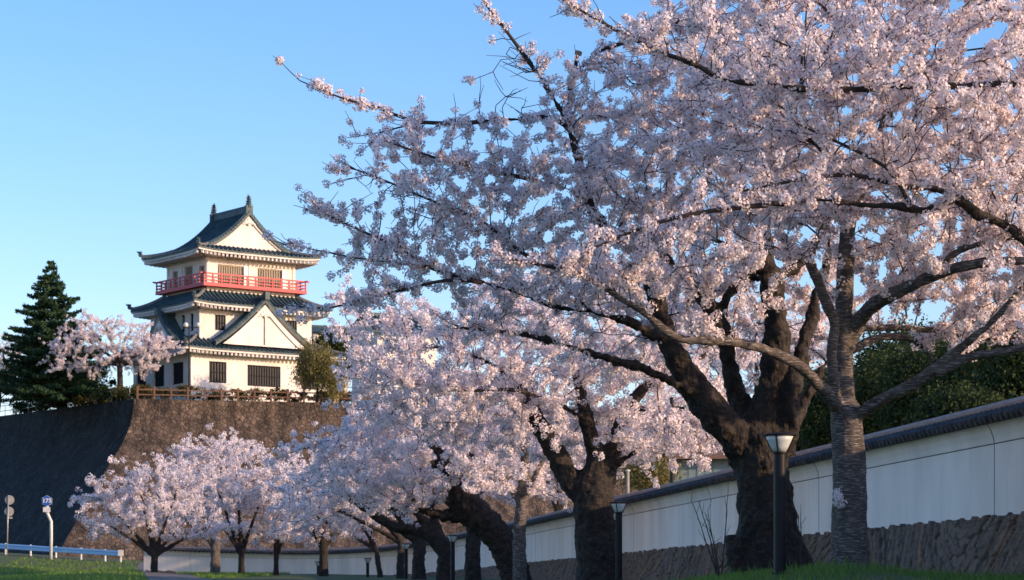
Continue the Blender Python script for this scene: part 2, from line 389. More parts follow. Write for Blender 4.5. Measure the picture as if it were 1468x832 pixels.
# ------------------------------------------------------------------ castle hill with its curved stone walls
K = 218.0
pc = Vector((P(192, 572, K)[0], K)); ZT = P(0, 572, K)[2]
fd = Vector((math.cos(math.radians(14)), math.sin(math.radians(14)))); ldv = Vector((-0.62, 0.785)).normalized()
nf = Vector((fd.y, -fd.x)); nl = Vector((-ldv.y, ldv.x)); nl = nl if nl.x < 0 else -nl
def corner_off(d):
    A = Matrix(((nf.x, nf.y), (nl.x, nl.y))); return A.inverted() @ Vector((d, d))
def flare(t):
    return 0.105*t*t if t < 5.5 else 0.105*5.5*5.5+1.0*(t-5.5)*0.95
ZB = 1.8
def hillwall(name, corner, d, length, nrm, m_, seg_l=60, seg_t=30):
    mb = MB(); rows = []
    for j in range(seg_t+1):
        t = (ZT-ZB)*j/seg_t; row = []
        c = corner+corner_off(flare(t))
        for i in range(seg_l+1):
            p = c+d*(length*(i/seg_l)**1.3)
            wz = 0.25*fnoise(p.x*0.3, p.y*0.3, t*0.4) if 0 < i else 0
            if j == 0: wz = 0
            row.append((p.x+nrm.x*wz, p.y+nrm.y*wz, ZT-t))
        rows.append(row)
    for j in range(seg_t):
        for i in range(seg_l): mb.quad(rows[j][i], rows[j+1][i], rows[j+1][i+1], rows[j][i+1])
    return mb.build(name, m_, smooth=True)
sw = empty('castle_stone_wall', (pc.x, pc.y, 0))
tag(sw, 'tall curved brown and shadowed stone rampart below the white castle tower', 'stone wall')
a_ = hillwall('sunlit_face', pc, fd, 95, nf, M['stone_lit']); b_ = hillwall('shaded_face', pc, ldv, 110, nl, M['stone_shaded'])
for o in (a_, b_):
    o.parent = sw; o.matrix_parent_inverse = Matrix.Translation(-Vector(sw.location))
mb = MB()
A_ = pc+fd*94.8; B_ = pc+ldv*109.8
mb.add([(pc.x, pc.y, ZT-0.01), (A_.x, A_.y, ZT-0.01), (A_.x-10, A_.y+170, ZT-0.01), (B_.x, B_.y+120, ZT-0.01), (B_.x, B_.y, ZT-0.01)], [(0, 1, 2, 3, 4)])
mb.add([(A_.x, A_.y, ZT-0.01), (A_.x-10, A_.y+170, ZT-0.01), (A_.x+40, A_.y+180, 0), (A_.x+40, A_.y-10, 0)], [(0, 3, 2, 1)])
struct(mb.build('castle_hill', M['ground']))

# ------------------------------------------------------------------ castle tower
TH = math.radians(37)
CB = ZT
castle = empty('castle_tower', (-27.98, 236.2, CB), TH)
tag(castle, 'white three storey castle tower with grey tiled roofs and red balcony', 'castle tower')
def Z(zw): return zw-CB

def wall_panel(mb, O, dx, nrm, L, z0, z1, holes, depth=0.22):
    """a wall of length L from O along dx, with real openings; holes = (x0, x1, za, zb)"""
    xs = sorted({0, L, *[h[0] for h in holes], *[h[1] for h in holes]}); zs = sorted({z0, z1, *[h[2] for h in holes], *[h[3] for h in holes]})
    def pt(x, z, d=0.0): return (O[0]+dx[0]*x-nrm[0]*d, O[1]+dx[1]*x-nrm[1]*d, z)
    for i in range(len(xs)-1):
        for j in range(len(zs)-1):
            cx = (xs[i]+xs[i+1])/2; cz = (zs[j]+zs[j+1])/2
            if any(h[0] < cx < h[1] and h[2] < cz < h[3] for h in holes): continue
            mb.quad(pt(xs[i], zs[j]), pt(xs[i+1], zs[j]), pt(xs[i+1], zs[j+1]), pt(xs[i], zs[j+1]))
    for a, b, c, d in holes:
        mb.quad(pt(a, c), pt(a, d), pt(a, d, depth), pt(a, c, depth)); mb.quad(pt(b, c), pt(b, c, depth), pt(b, d, depth), pt(b, d))
        mb.quad(pt(a, d), pt(b, d), pt(b, d, depth), pt(a, d, depth)); mb.quad(pt(a, c), pt(a, c, depth), pt(b, c, depth), pt(b, c))

def window(O, dx, nrm, h, bars, pane_m, bar_m, depth=0.2, shutter=0.0):
    a, b, c, d = h
    def pt(x, z, q): return (O[0]+dx[0]*x-nrm[0]*q, O[1]+dx[1]*x-nrm[1]*q, z)
    mb = MB(); e = 0.0
    mb.quad(pt(a, c, depth-0.01), pt(b, c, depth-0.01), pt(b, d, depth-0.01), pt(a, d, depth-0.01))
    wn = mb.build('window', pane_m, castle)
    mb = MB()
    for i in range(1, bars):
        x = a+(b-a)*i/bars; p = pt(x, (c+d)/2, depth-0.07)
        mb.box(p, (0.07, 0.07, d-c-0.02), rot=math.atan2(dx[1], dx[0]))
    for z in (c+(d-c)*0.02+0.04, c+(d-c)*0.5, d-0.06):
        p = pt((a+b)/2, z, depth-0.075); mb.box(p, (b-a-0.02, 0.06, 0.08), rot=math.atan2(dx[1], dx[0]))
    mb.build('lattice', bar_m, wn)
    if shutter:
        mb = MB(); mb.box(pt(b+shutter/2+0.02, (c+d)/2, -0.04), (shutter, 0.08, d-c), rot=math.atan2(dx[1], dx[0])); mb.build('shutter', M['grey_metal'], wn)

def storey(hx, hy, z0, z1, front, left, kinds, corner_beams=False):
    """box of walls centred on the axis; front at -y, left at -x"""
    mb = MB()
    wall_panel(mb, (-hx, -hy), (1, 0), (0, -1), 2*hx, z0, z1, front)
    lh = [(2*hy-b, 2*hy-a, c, d) for a, b, c, d in left]      # run from the back to the front corner
    wall_panel(mb, (-hx, hy), (0, -1), (-1, 0), 2*hy, z0, z1, lh)
    wall_panel(mb, (hx, -hy), (0, 1), (1, 0), 2*hy, z0, z1, lh)
    wall_panel(mb, (hx, hy), (-1, 0), (0, 1), 2*hx, z0, z1, front)
    mb.quad((-hx, -hy, z1), (hx, -hy, z1), (hx, hy, z1), (-hx, hy, z1))
    mb.build('storey_wall', M['castle_white'], castle)
    n, pm, bm, sh = kinds
    for h in front:
        k = max(3, int((h[1]-h[0])/n)); window((-hx, -hy), (1, 0), (0, -1), h, k, pm, bm, shutter=sh)
    for h in lh:
        k = max(3, int((h[1]-h[0])/n)); window((-hx, hy), (0, -1), (-1, 0), h, k, pm, bm, shutter=0)
        window((hx, -hy), (0, 1), (1, 0), h, k, pm, bm, shutter=0)
    for h in front:
        window((hx, hy), (-1, 0), (0, 1), h, max(3, int((h[1]-h[0])/n)), pm, bm, shutter=0)

storey(7.8, 5.8, 0.0, Z(23.05), [(2.0, 3.9, Z(20.1), Z(22.15)), (6.25, 10.0, Z(20.0), Z(22.05)), (12.4, 14.2, Z(20.0), Z(22.2))],
       [(1.5, 3.7, Z(20.0), Z(22.1)), (5.3, 7.4, Z(20.0), Z(22.1)), (9.0, 11.0, Z(20.0), Z(22.1))], (0.28, M['dark_glass'], M['lattice_dark'], 0))
storey(6.35, 4.9, Z(24.0), Z(27.55), [(1.7, 2.9, Z(25.3), Z(26.8)), (9.8, 11.0, Z(25.3), Z(26.8))],
       [(1.2, 1.85, Z(25.2), Z(26.9)), (2.9, 3.55, Z(25.2), Z(26.9))], (0.25, M['dark_glass'], M['lattice_dark'], 0))
storey(5.0, 3.95, Z(29.2), Z(32.8), [(1.2, 4.1, Z(29.85), Z(31.85)), (5.7, 8.5, Z(29.85), Z(31.85))],
       [(0.5, 1.5, Z(29.85), Z(31.7)), (2.8, 4.4, Z(29.85), Z(31.9)), (5.8, 6.8, Z(29.85), Z(31.7))], (0.26, M['screen'], M['lattice'], 0.42))
# slightly proud timber framing of the top storey, plastered white
mb = MB()
for x in (-4.85, -0.2, 4.85):
    mb.box((x, -3.97, Z(31.15)), (0.3, 0.10, 2.6))
mb.box((0, -3.975, Z(32.1)), (9.9, 0.08, 0.24))
for y in (-3.8, -1.4, 1.0, 3.8): mb.box((-5.02, y, Z(31.15)), (0.10, 0.28, 2.6))
mb.box((-5.02, 0, Z(32.1)), (0.08, 7.8, 0.24))
mb.build('timber_frame', M['castle_white'], castle)

def roof_fn(A, B, z0, F_, lift, dl):
    def zf(w, half, d):
        s = min(1, abs(w)/max(half, 1e-6)); return z0+F_(d)+lift*s**5*max(0, 1-d/dl)**2
    return zf
def tiled_slope(mb, ribm, side, A, B, D, zf, dmaxf, sp=0.5, ridge=True):
    """one slope; side 0 front(-y) 1 right 2 back 3 left. half length at distance d is A-d (clipped)"""
    half0 = A if side in (0, 2) else B; out = B if side in (0, 2) else A
    def pt(w, d, dz=0.0):
        half = half0-min(d, dmaxf(side)); z = zf(w, half, d)+dz
        x, y = w, -(out-d)
        if side == 0: return (x, y, z)
        if side == 1: return (-y, x, z)
        if side == 2: return (-x, -y, z)
        return (y, -x, z)
    nd = 10; nw = 24
    Dm = D
    grid = []
    for j in range(nd+1):
        d = Dm*j/nd; half = half0-min(d, dmaxf(side))
        grid.append([pt(-half+2*half*i/nw, d) for i in range(nw+1)])
    for j in range(nd):
        for i in range(nw): mb.quad(grid[j][i], grid[j][i+1], grid[j+1][i+1], grid[j+1][i], 0)
    # rows of round tiles
    n = int(half0*2/sp)
    for i in range(n+1):
        w_ = -half0+sp*0.5+i*(2*half0-sp)/n
        dm = min(Dm, half0-abs(w_)) if (half0-abs(w_)) < dmaxf(side) else Dm
        if dm < 0.25: continue
        k = max(2, int(dm/0.7)+1)
        pts = [pt(w_, -0.03+(dm+0.03)*j/k, 0.05) for j in range(k+1)]
        mb.tube(pts, 0.105, 6, 1)
    # eave: tile edge, white fascia, soffit, rafter ends
    nn = 24
    for i in range(nn):
        w0 = -half0+2*half0*i/nn; w1 = -half0+2*half0*(i+1)/nn
        a, b = pt(w0, 0), pt(w1, 0)
        la = (a[0], a[1], a[2]-0.14); lb = (b[0], b[1], b[2]-0.14)
        mb.quad(la, lb, b, a, 0)
        a2 = pt(w0*(half0-0.08)/half0, 0.08); b2 = pt(w1*(half0-0.08)/half0, 0.08)
        a2 = (a2[0], a2[1], la[2]); b2 = (b2[0], b2[1], lb[2])
        mb.quad(la, a2, b2, lb, 0)
        a3 = (a2[0], a2[1], a2[2]-0.17); b3 = (b2[0], b2[1], b2[2]-0.17)
        mb.quad(a3, b3, b2, a2, 2)
        ia = pt(w0*(half0-2.2)/half0, 2.2); ib = pt(w1*(half0-2.2)/half0, 2.2)
        zi = z_soff = min(zf(0, 1, 0), 1e9)-0.12
        mb.quad(a3, (ia[0], ia[1], zi), (ib[0], ib[1], zi), b3, 2)
    nr = int(2*half0/0.46)
    for i in range(1, nr):
        w_ = -half0+2*half0*i/nr
        a = pt(w_, 0.10); b = pt(w_*(half0-1.6)/half0, 1.6)
        b = (b[0], b[1], zf(0, 1, 0)-0.38); a = (a[0], a[1], a[2]-0.52+0.02)
        mb.beam(a, b, 0.2, 0.24, 2)

def hip_ridge(mb, A, B, D, zf, fin=True):
    for sx in (-1, 1):
        for sy in (-1, 1):
            pts = []
            for j in range(9):
                d = -0.12+(D+0.12)*j/8; pts.append((sx*(A-d), sy*(B-d), zf(1, 1, max(d, 0))+0.16+(0.16 if j == 0 else 0)))
            mb.tube(pts, 0.17, 6, 3)
            p = pts[0]
            mb.box((p[0]-sx*0.05, p[1]-sy*0.05, p[2]+0.14), (0.30, 0.30, 0.42), 1, rot=math.radians(45))
            mb.tube([(p[0], p[1], p[2]+0.2), (p[0]+sx*0.15, p[1]+sy*0.15, p[2]+0.3), (p[0]+sx*0.2, p[1]+sy*0.2, p[2]+0.42)], [0.1, 0.07, 0.03], 5, 1)

RM = [M['tile'], M['tile'], M['castle_white'], M['ridge_pale']]
def ffun(H, A_):
    return lambda d: H*(0.25*(max(d, 0)/A_)+0.75*(max(d, 0)/A_)**2.1) if d > 0 else 0.12*d
# lower and middle skirts
def skirt(A, B, D, z0, rise, lift):
    Fs = lambda d: rise*(0.55*(d/D)+0.45*(max(d, 0)/D)**2)
    zf = roof_fn(A, B, z0, Fs, lift, D*1.1)
    mb = MB()
    for s in range(4): tiled_slope(mb, None, s, A, B, D, zf, lambda sd: 99)
    hip_ridge(mb, A, B, D, zf)
    return mb.build('roof', RM, castle), zf
r3, z3 = skirt(9.1, 7.1, 2.85, Z(23.3), 1.5, 0.12)
r2, z2 = skirt(7.8, 6.45, 2.6, Z(27.75), 1.5, 0.22)
# top roof, hipped below and gabled above
A1, B1, z01 = 6.95, 5.75, Z(33.0); D1 = 2.35; H1 = 4.30
F1_ = ffun(H1, A1)
zf1 = roof_fn(A1, B1, z01, F1_, 0.22, 3.0)
mb = MB()
for s in (0, 2): tiled_slope(mb, None, s, A1, B1, D1, zf1, lambda sd: 99)
for s in (1, 3): tiled_slope(mb, None, s, A1, B1, A1, zf1, lambda sd: D1-0.28)
hip_ridge(mb, A1, B1, D1, zf1)
gy = B1-D1+0.28
# verge tiles along both gables, main ridge
for sy in (-1, 1):
    for sx in (-1, 1):
        pts = []
        for j in range(10):
            d = D1-0.5+(A1-D1+0.5)*j/9; pts.append((sx*(A1-d), sy*(gy-0.22), z01+F1_(d)+0.14))
        mb.tube(pts, 0.17, 6, 1)
        pts2 = [(p[0], sy*(gy+0.02), p[2]-0.06) for p in pts]
        for a, b in zip(pts2[:-1], pts2[1:]):
            mb.quad(a, b, (b[0], b[1]-sy*0.001, b[2]-0.34), (a[0], a[1]-sy*0.001, a[2]-0.34), 0)
        for j in range(1, 16):
            d = D1+(A1-D1)*j/16; p = (sx*(A1-d), sy*(gy-0.4), z01+F1_(d)+0.05)
            mb.tube([p, (p[0], sy*(gy+0.06), p[2])], 0.1, 6, 1)
zr = z01+H1
mb.box((0, 0, zr+0.22), (0.42, 2*gy-0.3, 0.55), 0)
mb.tube([(0, -gy+0.1, zr+0.52), (0, gy-0.1, zr+0.52)], 0.2, 8, 0)
top_roof = mb.build('roof', RM, castle)
def finial(y, sy):
    mb = MB()
    mb.box((0, y, zr+0.25), (0.75, 0.35, 0.85), 0)
    mb.tube([(0, y, zr+0.5), (0, y-sy*0.02, zr+0.85), (0, y+sy*0.12, zr+1.2), (0, y+sy*0.02, zr+1.5), (0, y-sy*0.14, zr+1.78)], [0.30, 0.26, 0.17, 0.11, 0.04], 7, 0)
    for q, (zz, s_) in enumerate([(0.8, 0.34), (1.05, 0.30), (1.3, 0.24), (1.5, 0.18)]):
        mb.add([(0, y-sy*0.1, zr+zz-0.14), (0, y-sy*(0.15+s_), zr+zz+0.10), (0, y-sy*0.05, zr+zz+0.16), (0.05, y-sy*0.1, zr+zz)], [(0, 1, 2), (0, 1, 3), (1, 2, 3), (0, 2, 3)], 0)
        for sx in (-1, 1):
            mb.add([(sx*0.1, y, zr+zz-0.14), (sx*(0.12+s_), y, zr+zz+0.04), (sx*0.05, y, zr+zz+0.16), (sx*0.1, y+0.05, zr+zz)], [(0, 1, 2), (0, 1, 3), (1, 2, 3), (0, 2, 3)], 0)
    return mb.build('finial', M['tile'], top_roof)
finial(-gy+0.25, -1); finial(gy-0.25, 1)

def pediment(width, zb, za, yface, curve, parent, m_, xform, boards=0.45, post=True):
    """white gable with raised barge boards and a carved pendant; xform maps local (x, y, z)"""
    mb = MB(); n = 10
    def prof(t): return zb+(za-zb)*curve(t)
    L = [(-width*(1-t), prof(t)) for t in [i/n for i in range(n+1)]]
    for i in range(n):
        (xa, zA), (xb, zB_) = L[i], L[i+1]
        mb.quad(*[xform(q) for q in ((xa, yface, zb), (xb, yface, zb), (xb, yface, zB_), (xa, yface, zA))])
        mb.quad(*[xform(q) for q in ((-xb, yface, zb), (-xa, yface, zb), (-xa, yface, zA), (-xb, yface, zB_))])
        for s in (-1, 1):
            xo, xi = s*abs(xa), s*abs(xb)
            o1, o2 = (xo, yface-0.16, zA), (xi, yface-0.16, zB_)
            mb.quad(xform(o1), xform(o2), xform((xi, yface-0.16, max(zb, zB_-boards))), xform((xo, yface-0.16, max(zb, zA-boards))))
            mb.quad(xform((xo, yface-0.16, max(zb, zA-boards))), xform((xi, yface-0.16, max(zb, zB_-boards))), xform((xi, yface, max(zb, zB_-boards))), xform((xo, yface, max(zb, zA-boards))))
            mb.quad(xform(o1), xform(o2), xform((xi, yface, zB_)), xform((xo, yface, zA)))
    g = mb.build('gable', m_, parent)
    mb = MB()
    zc = za-boards*1.5
    for dx_, dz_, r in ((0, 0, 0.26), (-0.34, -0.14, 0.17), (0.34, -0.14, 0.17), (0, -0.3, 0.15), (-0.6, -0.3, 0.1), (0.6, -0.3, 0.1)):
        v, f = [], []
        for k in range(8):
            a = 2*math.pi*k/8
            v.append(xform((dx_+r*math.cos(a), yface-0.26, zc+dz_+r*math.sin(a))))
        for k in range(8):
            a = 2*math.pi*k/8
            v.append(xform((dx_+r*math.cos(a), yface, zc+dz_+r*math.sin(a))))
        f = [tuple(range(8))]+[(k, (k+1) % 8, 8+(k+1) % 8, 8+k) for k in range(8)]
        mb.add(v, f)
    mb.build('pendant_ornament', m_, g)
    if post:
        mb = MB(); mb.box(xform((0, yface-0.03, (zb+zc)/2)), (0.1, 0.1, zc-zb-0.3)); mb.build('centre_post', M['ridge_pale'], g)
cv = lambda t: (0.62*t+0.38*t*t)
gb = z01+F1_(D1)
pediment(A1-D1-0.05, gb, zr-0.25, -(B1-D1-0.05), cv, castle, M['castle_white'], lambda q: q, 0.42, False)
pediment(A1-D1-0.05, gb, zr-0.25, -(B1-D1-0.05), cv, castle, M['castle_white'], lambda q: (-q[0], -q[1], q[2]), 0.42, False)

def dormer(half, zb, za, yf, yback, xform, name='dormer_roof'):
    mb = MB(); n = 10
    c2 = lambda t: 0.72*t+0.28*t*t
    P_ = [(half*(1-i/n), zb+(za-zb)*c2(i/n)) for i in range(n+1)]
    for s in (-1, 1):
        for i in range(n):
            (xa, zA), (xb, zB_) = P_[i], P_[i+1]
            mb.quad(xform((s*xa, yf, zA)), xform((s*xb, yf, zB_)), xform((s*xb, yback, zB_)), xform((s*xa, yback, zA)), 0)
            mb.quad(xform((s*xa, yf, zA)), xform((s*xb, yf, zB_)), xform((s*xb, yf, zB_-0.22)), xform((s*xa, yf, zA-0.22)), 0)
            mb.quad(xform((s*xa, yf, zA-0.22)), xform((s*xb, yf, zB_-0.22)), xform((s*xb, yf+0.5, zB_-0.24)), xform((s*xa, yf+0.5, zA-0.24)), 2)
        mb.tube([xform((s*x, yf+0.15, z+0.12)) for x, z in P_], 0.16, 6, 1)
        mb.tube([xform((s*x, yf+0.55, z+0.10)) for x, z in P_], 0.11, 6, 1)
        k = 14
        for i in range(1, k):
            t = i/k; x = half*(1-t); z = zb+(za-zb)*c2(t)+0.06
            mb.tube([xform((s*x, yf-0.02, z)), xform((s*x, yf+0.5, z))], 0.1, 6, 1)
        nr = int((yback-yf)/0.45)
        for i in range(2, nr):
            yy = yf+i*0.45; mb.tube([xform((s*x, yy, z+0.05)) for x, z in P_[::2]], 0.1, 5, 1)
    mb.tube([xform((0, yf-0.05, za+0.2)), xform((0, yback, za+0.2))], 0.24, 7, 0)
    q = xform((0, yf-0.02, za+0.35)); mb.box(q, (0.5, 0.5, 0.75), 1)
    return mb.build(name, RM, castle)
# the large front gable and the smaller side gable over the ground floor
fy = -6.75
dormer(5.6, Z(23.85), Z(28.4), fy, -4.0, lambda q: q)
pediment(4.7, Z(23.85), Z(27.9), fy+0.35, lambda t: 0.8*t+0.2*t*t, castle, M['castle_white'], lambda q: q, 0.55)
dormer(3.0, Z(24.3), Z(26.9), -8.2, -6.2, lambda q: (q[1], q[0], q[2]))
pediment(2.5, Z(24.3), Z(26.5), -7.9, lambda t: 0.8*t+0.2*t*t, castle, M['castle_white'], lambda q: (q[1], q[0], q[2]), 0.35, False)
# red balcony
BX, BY = 5.85, 4.85
mb = MB()
for x, y, sx, sy in ((0, -BY+0.5, 2*BX, 1.0), (0, BY-0.5, 2*BX, 1.0), (-BX+0.5, 0, 1.0, 2*BY-2.0), (BX-0.5, 0, 1.0, 2*BY-2.0)):
    mb.box((x, y, Z(29.72)), (sx, sy, 0.34))
bal = mb.build('balcony', M['red'], castle)
mb = MB()
for s in (-1, 1):
    for zz, th in ((30.12, 0.09), (30.42, 0.08), (30.78, 0.13)):
        e = 0.35 if th > 0.1 else 0.0
        mb.beam((-BX-e, s*(BY-0.1), Z(zz)), (BX+e, s*(BY-0.1), Z(zz)), th, th)
        mb.beam((s*(BX-0.1), -BY-e, Z(zz)+0.004), (s*(BX-0.1), BY+e, Z(zz)+0.004), th*0.98, th*0.98)
    for i in range(13):
        x = -BX+0.1+(2*BX-0.2)*i/12; mb.box((x, s*(BY-0.1), Z(30.36)), (0.12, 0.12, 0.94))
    for i in range(1, 10):
        y = -BY+0.1+(2*BY-0.2)*i/10; mb.box((s*(BX-0.1), y, Z(30.36)), (0.12, 0.12, 0.94))
mb.build('railing', M['red'], bal)

# ------------------------------------------------------------------ plastered boundary wall with tiled coping
WC = [(6.0, 13.0, 1.28, 3.18)]
for x, Y, yb, yt in [(1468, 39.2, 737, 572), (757, 102.5, 808, 745), (702, 115, 813, 756), (618, 130, 822, 774), (558, 140, 825.5, 783), (500, 146, 826, 787), (430, 150, 826, 789), (320, 152, 823, 787), (206, 153, 817, 783)]:
    q = P(x, yb, Y); WC.append((q[0], Y, q[2], P(x, yt, Y)[2]))
d0 = np.array(WC[2])-np.array(WC[1]); d0 /= np.linalg.norm(d0[:2])
WC[0] = tuple(np.array(WC[1])-d0*np.array([1, 1, 0, 0])*34.0)
WC[0] = (WC[0][0], WC[0][1], 1.28, WC[1][3])
wp = []
for i in range(len(WC)-1):
    a, b = np.array(WC[i]), np.array(WC[i+1]); L = np.linalg.norm((b-a)[:2]); k = int(L/0.3)
    for j in range(k): wp.append(a+(b-a)*j/k)
wp.append(np.array(WC[-1])); wp = np.array(wp)
for _ in range(25):   # round the bend
    wp[1:-1] = 0.25*wp[:-2]+0.5*wp[1:-1]+0.25*wp[2:]
dd = np.gradient(wp[:, :2], axis=0); dd /= np.linalg.norm(dd, axis=1)[:, None]
wn_ = np.stack([-dd[:, 1], dd[:, 0]], 1)          # outward: towards the camera side (left)
wn_ = np.where(wn_[:, :1] > 0.0, -wn_, wn_) if wn_[5, 0] > 0 else wn_
arc = np.concatenate([[0], np.cumsum(np.linalg.norm(np.diff(wp[:, :2], axis=0), axis=1))])
def wpt(i, o, t):    # o outward metres, t height (0 stone top .. 1 ridge) on a nominal 1.9 m profile
    p = wp[i]; h = (p[3]-p[2])
    return (p[0]+wn_[i, 0]*o, p[1]+wn_[i, 1]*o, p[2]+h*t)
def sweep(mb, prof, mi=0, closed=False, rng_=None):
    idx = range(len(wp)) if rng_ is None else rng_
    base = len(mb.v); n = len(prof); idx = list(idx)
    for i in idx: mb.v += [wpt(i, o, t) for o, t in prof]
    for a in range(len(idx)-1):
        for k in range(n if closed else n-1):
            k2 = (k+1) % n
            mb.f.append((base+a*n+k, base+(a+1)*n+k, base+(a+1)*n+k2, base+a*n+k2)); mb.m.append(mi)
    if closed:
        mb.f.append(tuple(base+k for k in range(n))); mb.f.append(tuple(base+(len(idx)-1)*n+k for k in range(n))[::-1]); mb.m += [mi, mi]
wall = empty('boundary_wall', (wp[0][0], wp[0][1], 0))
tag(wall, 'long white plastered wall with dark tiled coping on a slanted stone base', 'wall')
winv = Matrix.Translation(-Vector(wall.location))
def wpart(o): o.parent = wall; o.matrix_parent_inverse = winv; return o
mb = MB()
sweep(mb, [(0, -0.1), (0, 0.655), (-0.012, 0.658), (-0.012, 0.664), (0.0, 0.667), (0.02, 0.72), (0.06, 0.78), (0.13, 0.835), (-0.53, 0.835), (-0.42, 0.72), (-0.40, 0.66), (-0.40, -0.1)], 0, True)
wpart(mb.build('plaster_panel', M['plaster']))
mb = MB()      # dark joints between the panels
j0 = float(np.interp(40.6, wp[:, 1][:300], arc[:300]))
for k in range(-2, 13):
    s_ = j0+k*12.0; i = int(np.argmin(abs(arc-s_)))
    if s_ < 0 or s_ > arc[-1]: continue
    for a, b in (((0.002, 0.0), (0.002, 0.655)), ((0.004, 0.667), (0.024, 0.72)), ((0.024, 0.72), (0.064, 0.78)), ((0.064, 0.78), (0.132, 0.835))):
        p, q = Vector(wpt(i, *a)), Vector(wpt(i, *b)); mb.beam(p, q, 0.014, 0.010)
sweep(mb, [(0.004, 0.655), (0.006, 0.663)], 0)
wpart(mb.build('expansion_joint', M['joint']))
mb = MB()      # coping
sweep(mb, [(0.27, 0.840), (0.27, 0.862), (0.10, 0.915), (-0.50, 0.915), (-0.67, 0.862), (-0.67, 0.840)], 0, True)
sweep(mb, [(0.13, 0.905), (0.13, 0.930), (0.10, 0.931), (0.10, 0.937), (0.125, 0.938), (0.125, 0.957), (0.09, 0.958), (0.09, 0.963), (0.11, 0.964), (0.11, 0.985), (0.0, 0.992), (-0.40, 0.992), (-0.51, 0.985), (-0.51, 0.964), (-0.49, 0.963), (-0.525, 0.938), (-0.53, 0.905)], 1, True)
for k in range(6):
    pass
cap = [(-0.20+0.20*math.cos(a), 0.99+0.06*math.sin(a)) for a in [math.pi*j/8 for j in range(9)]]
sweep(mb, cap, 1, True)
n_r = int(arc[-1]/0.27)
for k in range(n_r):
    s_ = (k+0.5)*0.27; i = int(np.searchsorted(arc, s_)); i = min(max(i, 1), len(wp)-1)
    fr = (s_-arc[i-1])/max(arc[i]-arc[i-1], 1e-6)
    def wl(o, t):
        a, b = np.array(wpt(i-1, o, t)), np.array(wpt(i, o, t)); return tuple(a+(b-a)*fr)
    near = wl(0, 0)[1] < 110
    mb.tube([wl(0.36, 0.852), wl(0.22, 0.885), wl(0.10, 0.922)], 0.082, 8 if near else 5, 0)
    if wl(0, 0)[1] > 20: mb.tube([wl(-0.71, 0.872), wl(-0.44, 0.955)], 0.062, 5, 0)
wpart(mb.build('tile_coping', [M['tile_wall'], M['ridge_tile']]))

